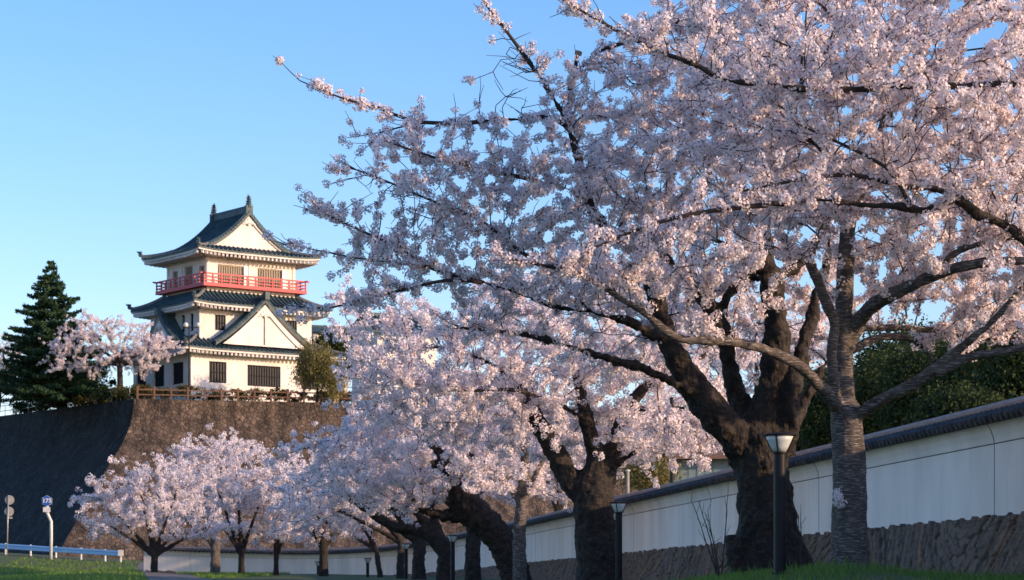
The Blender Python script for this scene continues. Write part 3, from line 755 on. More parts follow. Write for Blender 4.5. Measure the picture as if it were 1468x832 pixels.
# stone base: slanted split stones, real relief
def stone_base():
    vs = []; fs = []
    i0 = 0
    # fine grid for the near part, coarse further on
    rr = np.random.default_rng(3)
    def cellfield(s_, z_):
        # sheared coordinates: stones lean, long axis up to the right
        a = math.radians(36)
        u_ = (s_*math.sin(a)+z_*math.cos(a)); v_ = (-s_*math.cos(a)+z_*math.sin(a))
        u_ = u_+0.07*np.sin(s_*1.3+z_*2.1)+0.04*np.sin(s_*3.7-z_*3)+0.012*np.sin(s_*9.1+z_*4.0)
        v_ = v_+0.25*np.sin(s_*0.9+1.0)+0.10*np.sin(u_*9+s_*2.0)
        return u_/(0.19+0.04*np.sin(s_*0.31)), v_/0.60
    def vor(u_, v_):
        iu = np.floor(u_).astype(int); iv = np.floor(v_).astype(int)
        best = np.full(u_.shape, 9.0); second = np.full(u_.shape, 9.0); bid = np.zeros(u_.shape)
        for du in (-1, 0, 1):
            for dv in (-1, 0, 1):
                cu, cv_ = iu+du, iv+dv
                h1 = np.modf(np.abs(np.sin(cu*127.1+cv_*311.7)*43758.5453))[0]; h2 = np.modf(np.abs(np.sin(cu*269.5+cv_*183.3)*43758.5453))[0]
                d = np.hypot(cu+0.1+0.8*h1-u_, cv_+0.1+0.8*h2-v_)
                nb = d < best
                second = np.where(nb, best, np.minimum(second, d)); bid = np.where(nb, h1*0.6+h2*0.4, bid); best = np.where(nb, d, best)
        return best, second-best, bid
    s_vals = np.concatenate([np.arange(30.0, 62, 0.03), np.arange(62, 100, 0.07), np.arange(100, arc[-1], 0.25)])
    s_vals = np.concatenate([np.arange(0, 30, 0.3), s_vals])
    zt = np.linspace(0, 1, 46)
    px = np.interp(s_vals, arc, wp[:, 0]); py = np.interp(s_vals, arc, wp[:, 1]); pz = np.interp(s_vals, arc, wp[:, 2])
    nx_ = np.interp(s_vals, arc, wn_[:, 0]); ny_ = np.interp(s_vals, arc, wn_[:, 1])
    g = np.array([hgt(a+0.4*b, c+0.4*d)-0.15 for a, b, c, d in zip(px, nx_, py, ny_)])
    S, T = np.meshgrid(s_vals, zt, indexing='ij')
    top = pz+0.03*np.sin(s_vals*7.3)+0.02*np.sin(s_vals*17.1)
    uu, vv = cellfield(S, T*(pz-g)[:, None])
    b0, edge, cid = vor(uu, vv)
    relief = np.clip(edge*9, 0, 1)*0.055+(cid-0.5)*0.11*np.clip(edge*6, 0, 1)
    # ragged top from the stones
    ttop = (cid[:, -1]-0.5)*0.05
    zz = g[:, None]+(top+ttop-g)[:, None]*T
    o_ = 0.03+(1-T)*0.42+relief
    X_ = px[:, None]+nx_[:, None]*o_; Y_ = py[:, None]+ny_[:, None]*o_
    ns, ntz = S.shape
    V = np.stack([X_, Y_, zz], -1).reshape(-1, 3)
    topin = np.stack([px-nx_*0.46, py-ny_*0.46, zz[:, -1]], -1)
    Q = []
    I = np.arange(ns*ntz).reshape(ns, ntz)
    q1 = np.stack([I[:-1, :-1], I[1:, :-1], I[1:, 1:], I[:-1, 1:]], -1).reshape(-1, 4)
    off = ns*ntz; J = off+np.arange(ns)
    q2 = np.stack([I[:-1, -1], I[1:, -1], J[1:], J[:-1]], -1)
    bot = np.stack([px-nx_*0.5, py-ny_*0.5, g], -1); Kk = off+ns+np.arange(ns)
    q3 = np.stack([J[:-1], J[1:], Kk[1:], Kk[:-1]], -1)
    V = np.vstack([V, topin, bot]); Q = np.vstack([q1, q2, q3])
    o = np_mesh('stone_base', V, Q, [M['stone_base2']])
    c = np.zeros((len(V), 4), np.float32); c[:, 3] = 1; c[:off, 0] = cid.ravel(); c[:off, 1] = np.clip(edge.ravel()*2, 0, 1)
    at = o.data.attributes.new('stone', 'FLOAT_COLOR', 'POINT'); at.data.foreach_set('color', c.ravel())
    return o
m = bpy.data.materials.new('split_stone'); m.use_nodes = True; n = m.node_tree; b = n.nodes['Principled BSDF']; b.inputs['Roughness'].default_value = 0.85
at = n.nodes.new('ShaderNodeAttribute'); at.attribute_name = 'stone'
sp = n.nodes.new('ShaderNodeSeparateColor'); n.links.new(at.outputs['Color'], sp.inputs[0])
rp = n.nodes.new('ShaderNodeValToRGB'); e = rp.color_ramp.elements
e[0].color = (0.06, 0.034, 0.020, 1); e[1].color = (0.25, 0.14, 0.07, 1); k_ = e.new(0.4); k_.color = (0.14, 0.095, 0.065, 1); k_ = e.new(0.7); k_.color = (0.09, 0.06, 0.042, 1)
n.links.new(sp.outputs[0], rp.inputs[0])
tc = n.nodes.new('ShaderNodeTexCoord'); nz = n.nodes.new('ShaderNodeTexNoise'); nz.inputs['Scale'].default_value = 9; nz.inputs['Detail'].default_value = 8
n.links.new(tc.outputs['Object'], nz.inputs['Vector'])
mr = n.nodes.new('ShaderNodeMapRange'); mr.inputs[1].default_value = 0.3; mr.inputs[2].default_value = 0.7; mr.inputs[3].default_value = 0.55; mr.inputs[4].default_value = 1.35
n.links.new(nz.outputs['Fac'], mr.inputs[0])
mx = n.nodes.new('ShaderNodeVectorMath'); mx.operation = 'SCALE'; n.links.new(rp.outputs[0], mx.inputs[0])
je = n.nodes.new('ShaderNodeMapRange'); je.inputs[1].default_value = 0.04; je.inputs[2].default_value = 0.3; je.inputs[3].default_value = 0.25; je.inputs[4].default_value = 1.15
n.links.new(sp.outputs[1], je.inputs[0]); jm = n.nodes.new('ShaderNodeMath'); jm.operation = 'MULTIPLY'
n.links.new(je.outputs[0], jm.inputs[0]); n.links.new(mr.outputs[0], jm.inputs[1]); n.links.new(jm.outputs[0], mx.inputs['Scale'])
n.links.new(mx.outputs[0], b.inputs['Base Color'])
bp = n.nodes.new('ShaderNodeBump'); bp.inputs['Strength'].default_value = 0.7; bp.inputs['Distance'].default_value = 0.03
n.links.new(nz.outputs['Fac'], bp.inputs['Height']); n.links.new(bp.outputs[0], b.inputs['Normal'])
M['stone_base2'] = m
wpart(stone_base())

# ------------------------------------------------------------------ blossom templates
def flower_quads(c, nrm, r, petals, rr):
    nrm = nrm/np.linalg.norm(nrm); a = np.cross(nrm, rr.normal(size=3)); a /= np.linalg.norm(a); b = np.cross(nrm, a)
    out = []; ph = rr.uniform(0, 6.28)
    for k in range(petals):
        t = ph+2*math.pi*k/petals; h = math.pi/petals*0.98
        def d(t_, q, lift): return c+(a*math.cos(t_)+b*math.sin(t_))*r*q+nrm*r*lift
        out.append([c, d(t-h, 0.72, 0.16), d(t, 1.0, 0.30), d(t+h, 0.72, 0.16)])
    return out
def cluster_template(nfl, R, fr, petals, sep, seed, squash=0.85):
    rr = np.random.default_rng(seed); V = []; mi = []
    for i in range(nfl):
        z = 1-2*(i+0.5)/nfl; th = i*2.399+rr.uniform(-.4, .4); s = math.sqrt(max(0, 1-z*z))
        n_ = np.array([s*math.cos(th), s*math.sin(th), z]); c = n_*R*rr.uniform(0.65, 1.15)*np.array([1, 1, squash])
        for q in flower_quads(c, n_+rr.normal(size=3)*0.35, fr*rr.uniform(0.85, 1.1), petals, rr): V.append(q); mi.append(0)
    for i in range(sep):
        n_ = rr.normal(size=3); n_ /= np.linalg.norm(n_); a = np.cross(n_, rr.normal(size=3)); a /= np.linalg.norm(a)
        w_ = R*0.10; p0 = n_*R*0.1; p1 = n_*R*rr.uniform(0.7, 1.15)
        V.append([p0-a*w_*0.4, p0+a*w_*0.4, p1+a*w_, p1-a*w_]); mi.append(1)
    return np.array(V), np.array(mi)
TPL = {
 'near': [cluster_template(20, 0.066, 0.023, 5, 6, s) for s in range(5)],
 'mid': [cluster_template(13, 0.078, 0.034, 3, 3, 20+s) for s in range(4)],
 'far': [cluster_template(10, 0.10, 0.052, 2, 2, 40+s) for s in range(4)],
}
def rand_rot(n, rr):
    q = rr.normal(size=(n, 4)); q /= np.linalg.norm(q, axis=1)[:, None]; w_, x, y, z = q.T
    return np.stack([1-2*(y*y+z*z), 2*(x*y-z*w_), 2*(x*z+y*w_), 2*(x*y+z*w_), 1-2*(x*x+z*z), 2*(y*z-x*w_), 2*(x*z-y*w_), 2*(y*z+x*w_), 1-2*(x*x+y*y)], 1).reshape(n, 3, 3)
def blossom_mesh(centers, kind, parent, rr, scale=(0.7, 1.25), name='blossoms'):
    C_ = np.array(centers); n = len(C_); which = rr.integers(0, len(TPL[kind]), n); Vs = []; Ms = []
    for k, (T_, mi) in enumerate(TPL[kind]):
        idx = np.where(which == k)[0]
        if not len(idx): continue
        R = rand_rot(len(idx), rr)*rr.uniform(*scale, size=(len(idx), 1, 1))
        flat = T_.reshape(-1, 3)
        W = np.einsum('nij,mj->nmi', R, flat)+C_[idx][:, None, :]
        Vs.append(W.reshape(-1, 3)); Ms.append(np.tile(mi, len(idx)))
    V = np.vstack(Vs); mi = np.concatenate(Ms); Q = np.arange(len(V)).reshape(-1, 4)
    loc = np.array(parent.location)
    return np_mesh(name, V-loc, Q, [M['petal'], M['sepal']], mi, parent)

# ------------------------------------------------------------------ tree growth
def grow(limbs, attr, step, dinf, dkill, rr, max_nodes=20000, inertia=0.7, up=0.05, iters=120):
    """limbs: list of (pts, rad) already resampled in world metres; returns pos, parent, fixed radius"""
    pos = []; par = []; rad = []; dirs = []
    for pts, rd, att in limbs:
        for i in range(len(pts)):
            if i == 0:
                if att is None or not pos: p_ = -1
                else:
                    arr = np.array(pos); p_ = int(np.argmin(((arr-pts[0])**2).sum(1)))
            else: p_ = len(pos)-1
            pos.append(pts[i]); par.append(p_); rad.append(rd[i])
            d = (pts[i]-pts[i-1]) if i else (pts[1]-pts[0]); dirs.append(d/max(np.linalg.norm(d), 1e-9))
    n0 = len(pos)
    pos = np.array(pos); par = np.array(par); dirs = np.array(dirs); rad = np.array(rad)
    can = rad < 0.16
    A = np.array(attr)
    if len(A) == 0: return pos, par, rad, n0
    D = np.full(len(A), 1e9); NI = np.zeros(len(A), int)
    def upd(start):
        nonlocal D, NI
        cand = np.arange(start, len(pos))
        if start == 0: cand = np.where(can)[0]
        for ch in range(0, len(cand), 400):
            c = cand[ch:ch+400]; d = np.sqrt(((A[:, None, :]-pos[None, c, :])**2).sum(2)); m_ = d.argmin(1); dm = d[np.arange(len(A)), m_]
            b_ = dm < D; D = np.where(b_, dm, D); NI = np.where(b_, c[m_], NI)
    upd(0)
    keep = D > dkill; A = A[keep]; D = D[keep]; NI = NI[keep]
    for it in range(iters):
        if len(A) == 0 or len(pos) > max_nodes: break
        act = D < dinf*(1+0.03*it)
        if not act.any(): continue
        ids = NI[act]; vec = (A[act]-pos[ids]); vec /= np.linalg.norm(vec, axis=1)[:, None]+1e-9
        un, inv = np.unique(ids, return_inverse=True); S = np.zeros((len(un), 3)); np.add.at(S, inv, vec)
        S /= np.linalg.norm(S, axis=1)[:, None]+1e-6
        S = S+dirs[un]*inertia+rr.normal(size=S.shape)*0.28; S[:, 2] += up
        S /= np.linalg.norm(S, axis=1)[:, None]+1e-9
        new = pos[un]+S*step
        # skip repeats that stay on top of an existing node
        tail = pos[-3000:] if len(pos) > 3000 else pos
        ok = np.ones(len(new), bool)
        for ch in range(0, len(new), 200):
            d = ((new[ch:ch+200, None, :]-tail[None])**2).sum(2).min(1); ok[ch:ch+200] = d > (step*0.35)**2
        if not ok.any():
            # drop attractors that pull on stuck nodes
            k = ~np.isin(NI, un); A = A[k]; D = D[k]; NI = NI[k]; continue
        st = len(pos); pos = np.vstack([pos, new[ok]]); par = np.concatenate([par, un[ok]]); dirs = np.vstack([dirs, S[ok]])
        upd(st)
        k = D > dkill; A = A[k]; D = D[k]; NI = NI[k]
    return pos, par, rad, n0

def ell_points(ells, n, rr):
    vol = [e[3]*e[4]*e[5] for e in ells]; tot = sum(vol); out = []
    for e, v in zip(ells, vol):
        k = int(n*v/tot)+1; q = rr.normal(size=(k, 3)); q /= np.linalg.norm(q, axis=1)[:, None]
        q *= rr.uniform(0.05, 1, (k, 1))**(1/2.6)
        out.append(q*np.array([e[3], e[4], e[5]])+np.array(e[:3]))
    return np.vstack(out)
def E(x, y, Y, rx, ry, rd):
    """an ellipsoid of crown round photo point x, y at depth Y; rx, ry in photo pixels at that depth, rd metres of depth"""
    c = P(x, y, Y); return (c[0], c[1], c[2], rx*Y/F, rd, ry*Y/F)

def shape_trunk(name, tubes, voxel, amp, m_, parent, nscale=5.0, stretch=0.75):
    mb = MB()
    for pts, rd in tubes:
        v, f = tube_geo(pts, rd, 14); mb.add(v, f)
    o = mb.build(name, m_, None)
    md = o.modifiers.new('r', 'REMESH'); md.mode = 'VOXEL'; md.voxel_size = voxel
    dg = bpy.context.evaluated_depsgraph_get(); me = bpy.data.meshes.new_from_object(o.evaluated_get(dg))
    o.modifiers.clear(); o.data = me
    nv = len(me.vertices); co = np.empty(nv*3, np.float32); me.vertices.foreach_get('co', co); co = co.reshape(-1, 3)
    no = np.empty(nv*3, np.float32); me.vertices.foreach_get('normal', no); no = no.reshape(-1, 3)
    dsp = np.array([mnoise.fractal(Vector((c[0]*nscale, c[1]*nscale, c[2]*nscale*stretch)), 0.7, 2.1, 4)+0.6*mnoise.noise(Vector((c[0]*1.5, c[1]*1.5, c[2]*1.3))) for c in co])
    gn = np.array([abs(mnoise.noise(Vector((c[0]*8, c[1]*8, c[2]*3.5)))) for c in co])
    co = co+no*((dsp*amp*1.35-gn*amp*1.0)[:, None])
    loc = np.array(parent.location)
    me.vertices.foreach_set('co', (co-loc).astype(np.float32).ravel())
    me.polygons.foreach_set('use_smooth', [True]*len(me.polygons)); me.materials.clear(); me.materials.append(m_); me.update()
    o.parent = parent
    return o

def branch_mesh(pos, par, R, sel, parent, name, m_, seg_f):
    """tubes along chains of nodes in sel"""
    n = len(pos); kids = [[] for _ in range(n)]
    for i in range(n):
        if par[i] >= 0 and sel[i]: kids[par[i]].append(i)
    V = []; Q = []; off = 0
    loc = np.array(parent.location)
    used = np.zeros(n, bool)
    starts = []
    for i in range(n):
        if not sel[i] or used[i]: continue
        p = par[i]
        main = -1
        if p >= 0 and sel[p]:
            main = max(kids[p], key=lambda c: R[c])
            if main == i: continue
        starts.append(i)
    for s in starts:
        chain = ([par[s]] if par[s] >= 0 else [])+[s]; c = s
        while kids[c]:
            c = max(kids[c], key=lambda q: R[q]); chain.append(c)
        if len(chain) < 2: continue
        pts = pos[chain]; rd = np.array([R[c] for c in chain]); rd[0] = min(rd[0], rd[1]*1.15)
        seg = seg_f(rd.max())
        v, f = tube_geo([tuple(q) for q in pts], list(rd), seg, False)
        v = np.array(v)-loc; f = np.array(f, int)+off; off += len(v); V.append(v); Q.append(f)
    if not V: return None
    o = np_mesh(name, np.vstack(V), np.vstack(Q), [m_], None, parent)
    o.data.polygons.foreach_set('use_smooth', [True]*len(o.data.polygons))
    return o

def cherry(label, base, tubes, ells, n_attr, step, kind, bark, voxel, amp, rmin, clus, seed, group=None, twig_len=0.5, twigs=1.0,
           dkill=None, bare=None, extra_attr=None, lim=0.05, scale=(0.7, 1.25), max_nodes=16000, cap=None, keep=None, clip=None, flat=0.25):
    """tubes: list of [(x,y,Y,rpx)...]"""
    rr = np.random.default_rng(seed)
    root = empty('cherry_tree', base); tag(root, label, 'cherry tree', group)
    limbs = []; tt = []
    for k, tb in enumerate(tubes):
        pts = [P(q[0], q[1], q[2]) for q in tb]; rd = [q[3]*q[2]/F for q in tb]
        p2, r2_ = resample(pts, rd, step)
        limbs.append((p2, r2_, None if k == 0 else 1))
        p3, r3_ = resample(pts, rd, max(step*0.5, 0.1))
        ok_ = np.where(r3_ >= max(rmin*4, voxel*1.0))[0]
        if len(ok_): 
            e_ = ok_[-1]+2; p3 = p3[:e_]; r3_ = r3_[:e_]
            if len(p3) > 1: tt.append((p3, r3_*(np.where(r3_ > 0.19, 1.03, 0.84) if bark is M['bark_ring'] and kind == 'near' else 0.86)))
    attr = ell_points(ells, n_attr, rr)
    if extra_attr is not None: attr = np.vstack([attr, extra_attr])
    pos, par, rad, n0 = grow(limbs, attr, step, step*6, dkill or step*1.7, rr, max_nodes, iters=140)
    n = len(pos); R = np.full(n, 0.0)
    R[:n0] = rad
    acc = np.zeros(n)
    for i in range(n-1, -1, -1):
        if i >= n0: R[i] = max(rmin, acc[i]**(1/2.3))
        if par[i] >= 0 and i >= n0 and par[i] >= n0: acc[par[i]] += R[i]**2.3
    R = np.minimum(R, 0.09 if kind == 'near' else 0.12)
    R[:n0] = rad
    trunk_sel = np.zeros(n, bool)
    shape_trunk('trunk', tt, voxel, amp, bark, root)
    if cap:
        mb = MB()
        for (x, y, Y, r, dx, dy, dz) in cap:
            p = Vector(P(x, y, Y)); d = Vector((dx, dy, dz)).normalized(); mb.tube([p-d*0.02, p+d*0.035], r*Y/F*0.93, 14)
        mb.build('cut_end', M['cutwood'], root, loc=tuple(-Vector(root.location)))
    # side twigs
    nkids = np.zeros(n, int); 
    for i in range(n):
        if par[i] >= 0: nkids[par[i]] += 1
    thin = np.where((R < lim))[0]
    tp = []; tpar = []; tR = []; cl = []
    cur = n
    for i in thin:
        if par[i] < 0: continue
        d = pos[i]-pos[par[i]]; L = np.linalg.norm(d)
        if L < 1e-6: continue
        d = d/L
        k = rr.poisson(twigs*(2.2 if i < n0 else 1.0))
        if nkids[i] == 0: k += 1
        for _ in range(k):
            t = rr.normal(size=3)*0.75; t[2] = t[2]*0.6+flat; t = t+d*0.9; t /= np.linalg.norm(t)
            ln = twig_len*rr.uniform(0.4, 1.25); m_ = 3; p = pos[i].copy(); last = i
            for j in range(m_):
                p = p+t*ln/m_; t = t+rr.normal(size=3)*0.16+np.array([0, 0, 0.05]); t /= np.linalg.norm(t)
                tp.append(p.copy()); tpar.append(last); tR.append(rmin*(0.9-0.2*j)); last = cur; cur += 1
    if tp:
        pos = np.vstack([pos, np.array(tp)]); par = np.concatenate([par, np.array(tpar)]); R = np.concatenate([R, np.array(tR)])
    sel = np.ones(len(pos), bool); sel[:n0] = rad < max(rmin*4, voxel)*1.15
    branch_mesh(pos, par, R, sel, root, 'branches', M['twig'], lambda r: 6 if r > 0.03 else (4 if r > 0.012 else 3))
    # blossoms along everything thin
    th = np.where((R < min(lim, 0.022 if kind == 'near' else 0.035)) & (par >= 0))[0]
    a = pos[par[th]]; b_ = pos[th]; L = np.linalg.norm(b_-a, axis=1)
    cnt = rr.poisson(L*clus); idx = np.repeat(np.arange(len(th)), cnt)
    t = rr.uniform(0, 1, len(idx))[:, None]; C_ = a[idx]*(1-t)+b_[idx]*t
    Rk = R[th][idx][:, None]; C_ = C_+rr.normal(size=C_.shape)*(0.022 if kind == 'near' else 0.06)
    if bare is not None:
        for e in bare:
            q = (C_-np.array(e[:3]))/np.array([e[3], e[4], e[5]]); C_ = C_[(q*q).sum(1) > 1]
    # thin the flowers out in patches
    nn = np.array([mnoise.noise(Vector((c[0]*1.1+seed, c[1]*1.1, c[2]*2.4))) for c in C_]); C_ = C_[nn+rr.normal(size=len(nn))*0.2 > -0.28]
    blossom_mesh(C_, kind, root, rr, scale)
    print('cherry', label[:30], 'nodes', len(pos), 'clusters', len(C_))
    return root

def gz(x, Y): return hgt((x-734)/F*Y, Y)
def base_at(x, Y): X = (x-734)/F*Y; return (X, Y, hgt(X, Y))

GC = 'cherry trees in bloom along the wall'
# A: slim ringed trunk, right foreground
YA = 33.0
cherry('blossoming cherry with slim ringed grey trunk nearest the camera, right of the black lamp', base_at(1218, YA),
 [[(1219, 838, YA, 33), (1218, 815, YA, 28), (1217, 760, YA, 26), (1218, 700, YA, 24.5), (1216, 640, YA, 23), (1213, 596, YA, 22), (1211, 560, YA, 17), (1209, 500, YA, 15.5), (1210, 430, YA, 15), (1213, 370, YA+.1, 15), (1216, 320, YA+.2, 13), (1228, 290, YA+.3, 10), (1240, 255, YA+.4, 8), (1258, 200, YA+.5, 6), (1270, 140, YA+.6, 4.5), (1262, 80, YA+.7, 3)],
  [(1208, 596, YA, 12), (1192, 572, YA-.3, 12), (1178, 557, YA-.5, 11), (1145, 524, YA-.9, 10), (1102, 503, YA-1.2, 9), (1060, 492, YA-1.5, 8.5), (1018, 488, YA-1.7, 8.5), (976, 486, YA-1.8, 8), (947, 469, YA-1.9, 7), (921, 446, YA-2, 6.5), (888, 427, YA-2.1, 5.5), (854, 404, YA-2.2, 4.5), (800, 385, YA-2.4, 3), (720, 370, YA-2.5, 2)],
  [(1202, 592, YA, 12), (1196, 560, YA-.3, 11), (1192, 503, YA-.5, 9), (1197, 465, YA-.5, 9), (1183, 431, YA-.6, 9), (1170, 397, YA-.7, 9), (1160, 368, YA-.8, 8), (1174, 338, YA-.8, 6), (1193, 305, YA-.8, 5), (1208, 275, YA-.8, 5), (1190, 230, YA-.9, 3), (1150, 190, YA-1, 2)],
  [(1222, 604, YA, 12), (1240, 588, YA-.2, 11.5), (1271, 570, YA-.5, 11), (1313, 549, YA-.8, 11), (1343, 526, YA-1, 9), (1393, 486, YA-1.3, 7), (1431, 452, YA-1.5, 5.5), (1465, 410, YA-1.7, 4.5), (1500, 360, YA-1.8, 3)],
  [(1343, 536, YA-1, 8), (1389, 513, YA-1.2, 8), (1431, 505, YA-1.4, 7), (1470, 498, YA-1.5, 6), (1540, 490, YA-1.6, 4)],
  [(1214, 500, YA, 12), (1225, 475, YA, 13), (1238, 452, YA-.2, 13), (1260, 432, YA-.6, 12.5), (1292, 416, YA-1.0, 11.5), (1334, 397, YA-1.4, 10.5), (1376, 383, YA-1.7, 9.5), (1418, 376, YA-1.9, 9), (1468, 374, YA-2.1, 8), (1560, 368, YA-2.3, 4)],
  [(1340, 396, YA-1.4, 6), (1356, 376, YA-1.5, 6), (1376, 359, YA-1.6, 5.5), (1439, 343, YA-1.8, 4.5), (1500, 335, YA-1.9, 2)],
  [(1222, 502, YA, 7), (1254, 486, YA+.4, 7), (1290, 483, YA+.6, 7), (1320, 495, YA+.7, 6), (1338, 518, YA+.7, 4)],
  [(1228, 472, YA+.3, 6), (1290, 470, YA+.9, 5.5), (1350, 476, YA+1.2, 5), (1420, 486, YA+1.4, 3), (1480, 480, YA+1.6, 2)]],
 [E(1260, 200, YA, 300, 190, 2.6), E(1000, 370, YA-1.8, 190, 80, 1.3), E(1350, 400, YA, 190, 90, 2.2), E(1250, 20, YA, 260, 120, 2.2)],
 2300, 0.22, 'near', M['bark_ring'], 0.026, 0.010, 0.0075, 10.5, 11, GC, 0.5, 0.85, bare=[E(1330, 580, YA, 130, 62, 3.5), E(1150, 560, YA, 110, 70, 1.2)])
# B: the big dark trunk
YB = 36.5
cherry('blossoming cherry with the thickest dark trunk, forking low behind the nearest lamp', base_at(1095, YB),
 [[(1103, 850, YB, 74), (1102, 815, YB, 62), (1098, 780, YB, 50), (1095, 740, YB, 45), (1093, 700, YB, 43), (1090, 660, YB, 46), (1090, 625, YB, 46), (1100, 590, YB, 34), (1109, 540, YB, 25), (1112, 480, YB, 21), (1109, 440, YB, 20), (1104, 400, YB, 18), (1099, 380, YB, 13), (1100, 330, YB, 8), (1104, 270, YB, 7), (1110, 200, YB, 6), (1105, 130, YB, 5), (1110, 60, YB, 4), (1116, 0, YB, 3)],
  [(1078, 840, YB-.2, 26), (1060, 812, YB-.3, 20), (1053, 788, YB-.35, 14), (1049, 768, YB-.35, 9)],
  [(1165, 850, YB-.3, 26), (1142, 805, YB-.2, 22), (1122, 740, YB, 22), (1112, 680, YB, 24)],
  [(1075, 650, YB, 38), (1048, 618, YB-.2, 30), (1020, 588, YB-.3, 27), (995, 556, YB-.3, 25), (975, 525, YB-.4, 22), (958, 490, YB-.4, 19), (948, 455, YB-.5, 14), (940, 425, YB-.5, 15), (933, 400, YB-.5, 15), (921, 372, YB-.5, 14)],
  [(1075, 610, YB+.2, 22), (1058, 570, YB+.3, 17), (1046, 530, YB+.3, 15), (1037, 477, YB+.3, 15), (1019, 443, YB+.3, 15), (1000, 412, YB+.2, 13), (975, 387, YB+.2, 11), (944, 368, YB, 9), (905, 355, YB, 6), (870, 330, YB, 6), (850, 300, YB, 8), (842, 268, YB, 9), (832, 235, YB, 7), (818, 190, YB, 5.5), (817, 150, YB, 6), (822, 110, YB, 6), (829, 78, YB, 5)],
  [(1100, 388, YB, 12), (1069, 378, YB-.2, 8), (1044, 352, YB-.3, 6), (1010, 340, YB-.4, 4), (970, 320, YB-.5, 3), (900, 290, YB-.5, 2)],
  [(1106, 396, YB, 11), (1122, 392, YB+.2, 10), (1147, 377, YB+.3, 9), (1170, 350, YB+.4, 6), (1200, 300, YB+.5, 4)],
  [(1034, 440, YB+.3, 9), (1050, 418, YB+.5, 9), (1066, 402, YB+.7, 9), (1090, 394, YB+.4, 8)],
  [(1120, 650, YB, 24), (1130, 600, YB-.2, 18), (1136, 560, YB-.2, 15), (1147, 515, YB, 12), (1160, 470, YB+.2, 12), (1168, 430, YB+.3, 9), (1182, 390, YB+.3, 7), (1190, 330, YB+.4, 4)],
  [(1128, 630, YB+.1, 15), (1148, 592, YB+.4, 10), (1160, 560, YB+.5, 8), (1185, 520, YB+.7, 5), (1215, 490, YB+.8, 3)],
  [(995, 565, YB-.4, 9), (966, 549, YB-.7, 8), (919, 527, YB-1, 7), (866, 513, YB-1.2, 6), (820, 498, YB-1.3, 4), (750, 480, YB-1.4, 3), (660, 470, YB-1.5, 2)],
  [(950, 486, YB-.5, 8), (928, 477, YB-.8, 7), (906, 462, YB-1, 6), (878, 456, YB-1.2, 5.5), (850, 449, YB-1.4, 5), (800, 440, YB-1.5, 4.5), (740, 420, YB-1.5, 4), (690, 405, YB-1.5, 3.5), (620, 385, YB-1.4, 3), (560, 350, YB-1.3, 2), (504, 325, YB-1.2, 1.6), (464, 306, YB-1.2, 1)],
  [(818, 188, YB, 5), (800, 172, YB-.2, 4), (783, 169, YB-.2, 4), (716, 172, YB-.3, 3.5), (656, 177, YB-.3, 3), (589, 173, YB-.3, 2.5), (542, 154, YB-.3, 2), (496, 143, YB-.3, 1.4), (430, 116, YB-.3, .8)],
  [(610, 176, YB-.3, 2), (580, 181, YB-.4, 1.5), (545, 190, YB-.4, 1.2), (512, 196, YB-.4, .8)],
  [(850, 449, YB-1.4, 4), (800, 400, YB-1.3, 3.5), (732, 350, YB-1.2, 3), (690, 317, YB-1.1, 2.5), (640, 296, YB-1, 2), (597, 279, YB-.9, 1.6), (547, 257, YB-.8, 1.3), (494, 238, YB-.8, .8)],
  [(830, 240, YB, 5), (815, 190, YB-.3, 4.5), (804, 160, YB-.3, 4), (779, 118, YB-.4, 3.5), (758, 89, YB-.4, 3), (724, 42, YB-.4, 2.2), (692, 0, YB-.4, 1.5), (680, -30, YB-.4, 1)],
  [(620, 385, YB-1.4, 2), (560, 376, YB-1.5, 1.8), (510, 370, YB-1.5, 1.5), (470, 362, YB-1.5, 1.2), (440, 356, YB-1.5, .8), (405, 350, YB-1.5, .5)],
  [(690, 405, YB-1.5, 3), (640, 402, YB-1.7, 2.5), (560, 420, YB-1.8, 2.2), (510, 433, YB-1.8, 1.8), (475, 441, YB-1.8, 1.2), (445, 442, YB-1.8, .8), (415, 439, YB-1.8, .5)],
  [(845, 290, YB, 5), (810, 270, YB-.4, 4), (750, 255, YB-.6, 3), (680, 240, YB-.8, 2.5), (620, 225, YB-.9, 1.8), (560, 205, YB-1, 1)],
  [(827, 105, YB, 4), (850, 80, YB-.2, 3.5), (892, 62, YB-.3, 3), (940, 45, YB-.4, 3), (1000, 20, YB-.4, 2)],
 ],
 [E(1000, 230, YB, 170, 160, 2.4), E(710, 222, YB-.3, 120, 38, .8), E(820, 300, YB-.8, 210, 100, 1.8), E(640, 300, YB-1, 150, 110, 1.2), E(1050, 60, YB, 160, 90, 2.0), E(560, 380, YB-1.2, 70, 45, .9), E(620, 210, YB-.6, 90, 45, .6), E(800, 420, YB-1.2, 180, 50, 1.2), E(735, 120, YB-.3, 50, 60, .8), E(860, 150, YB-.2, 80, 70, 1.2), E(1080, 440, YB+1.8, 200, 90, 1.2), E(900, 480, YB+1, 120, 60, 1.0)],
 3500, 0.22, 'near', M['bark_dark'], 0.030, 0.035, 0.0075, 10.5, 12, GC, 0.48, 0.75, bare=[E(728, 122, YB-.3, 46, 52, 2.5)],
 cap=[(829, 77, YB, 5.5, 0.3, -0.5, 1)])
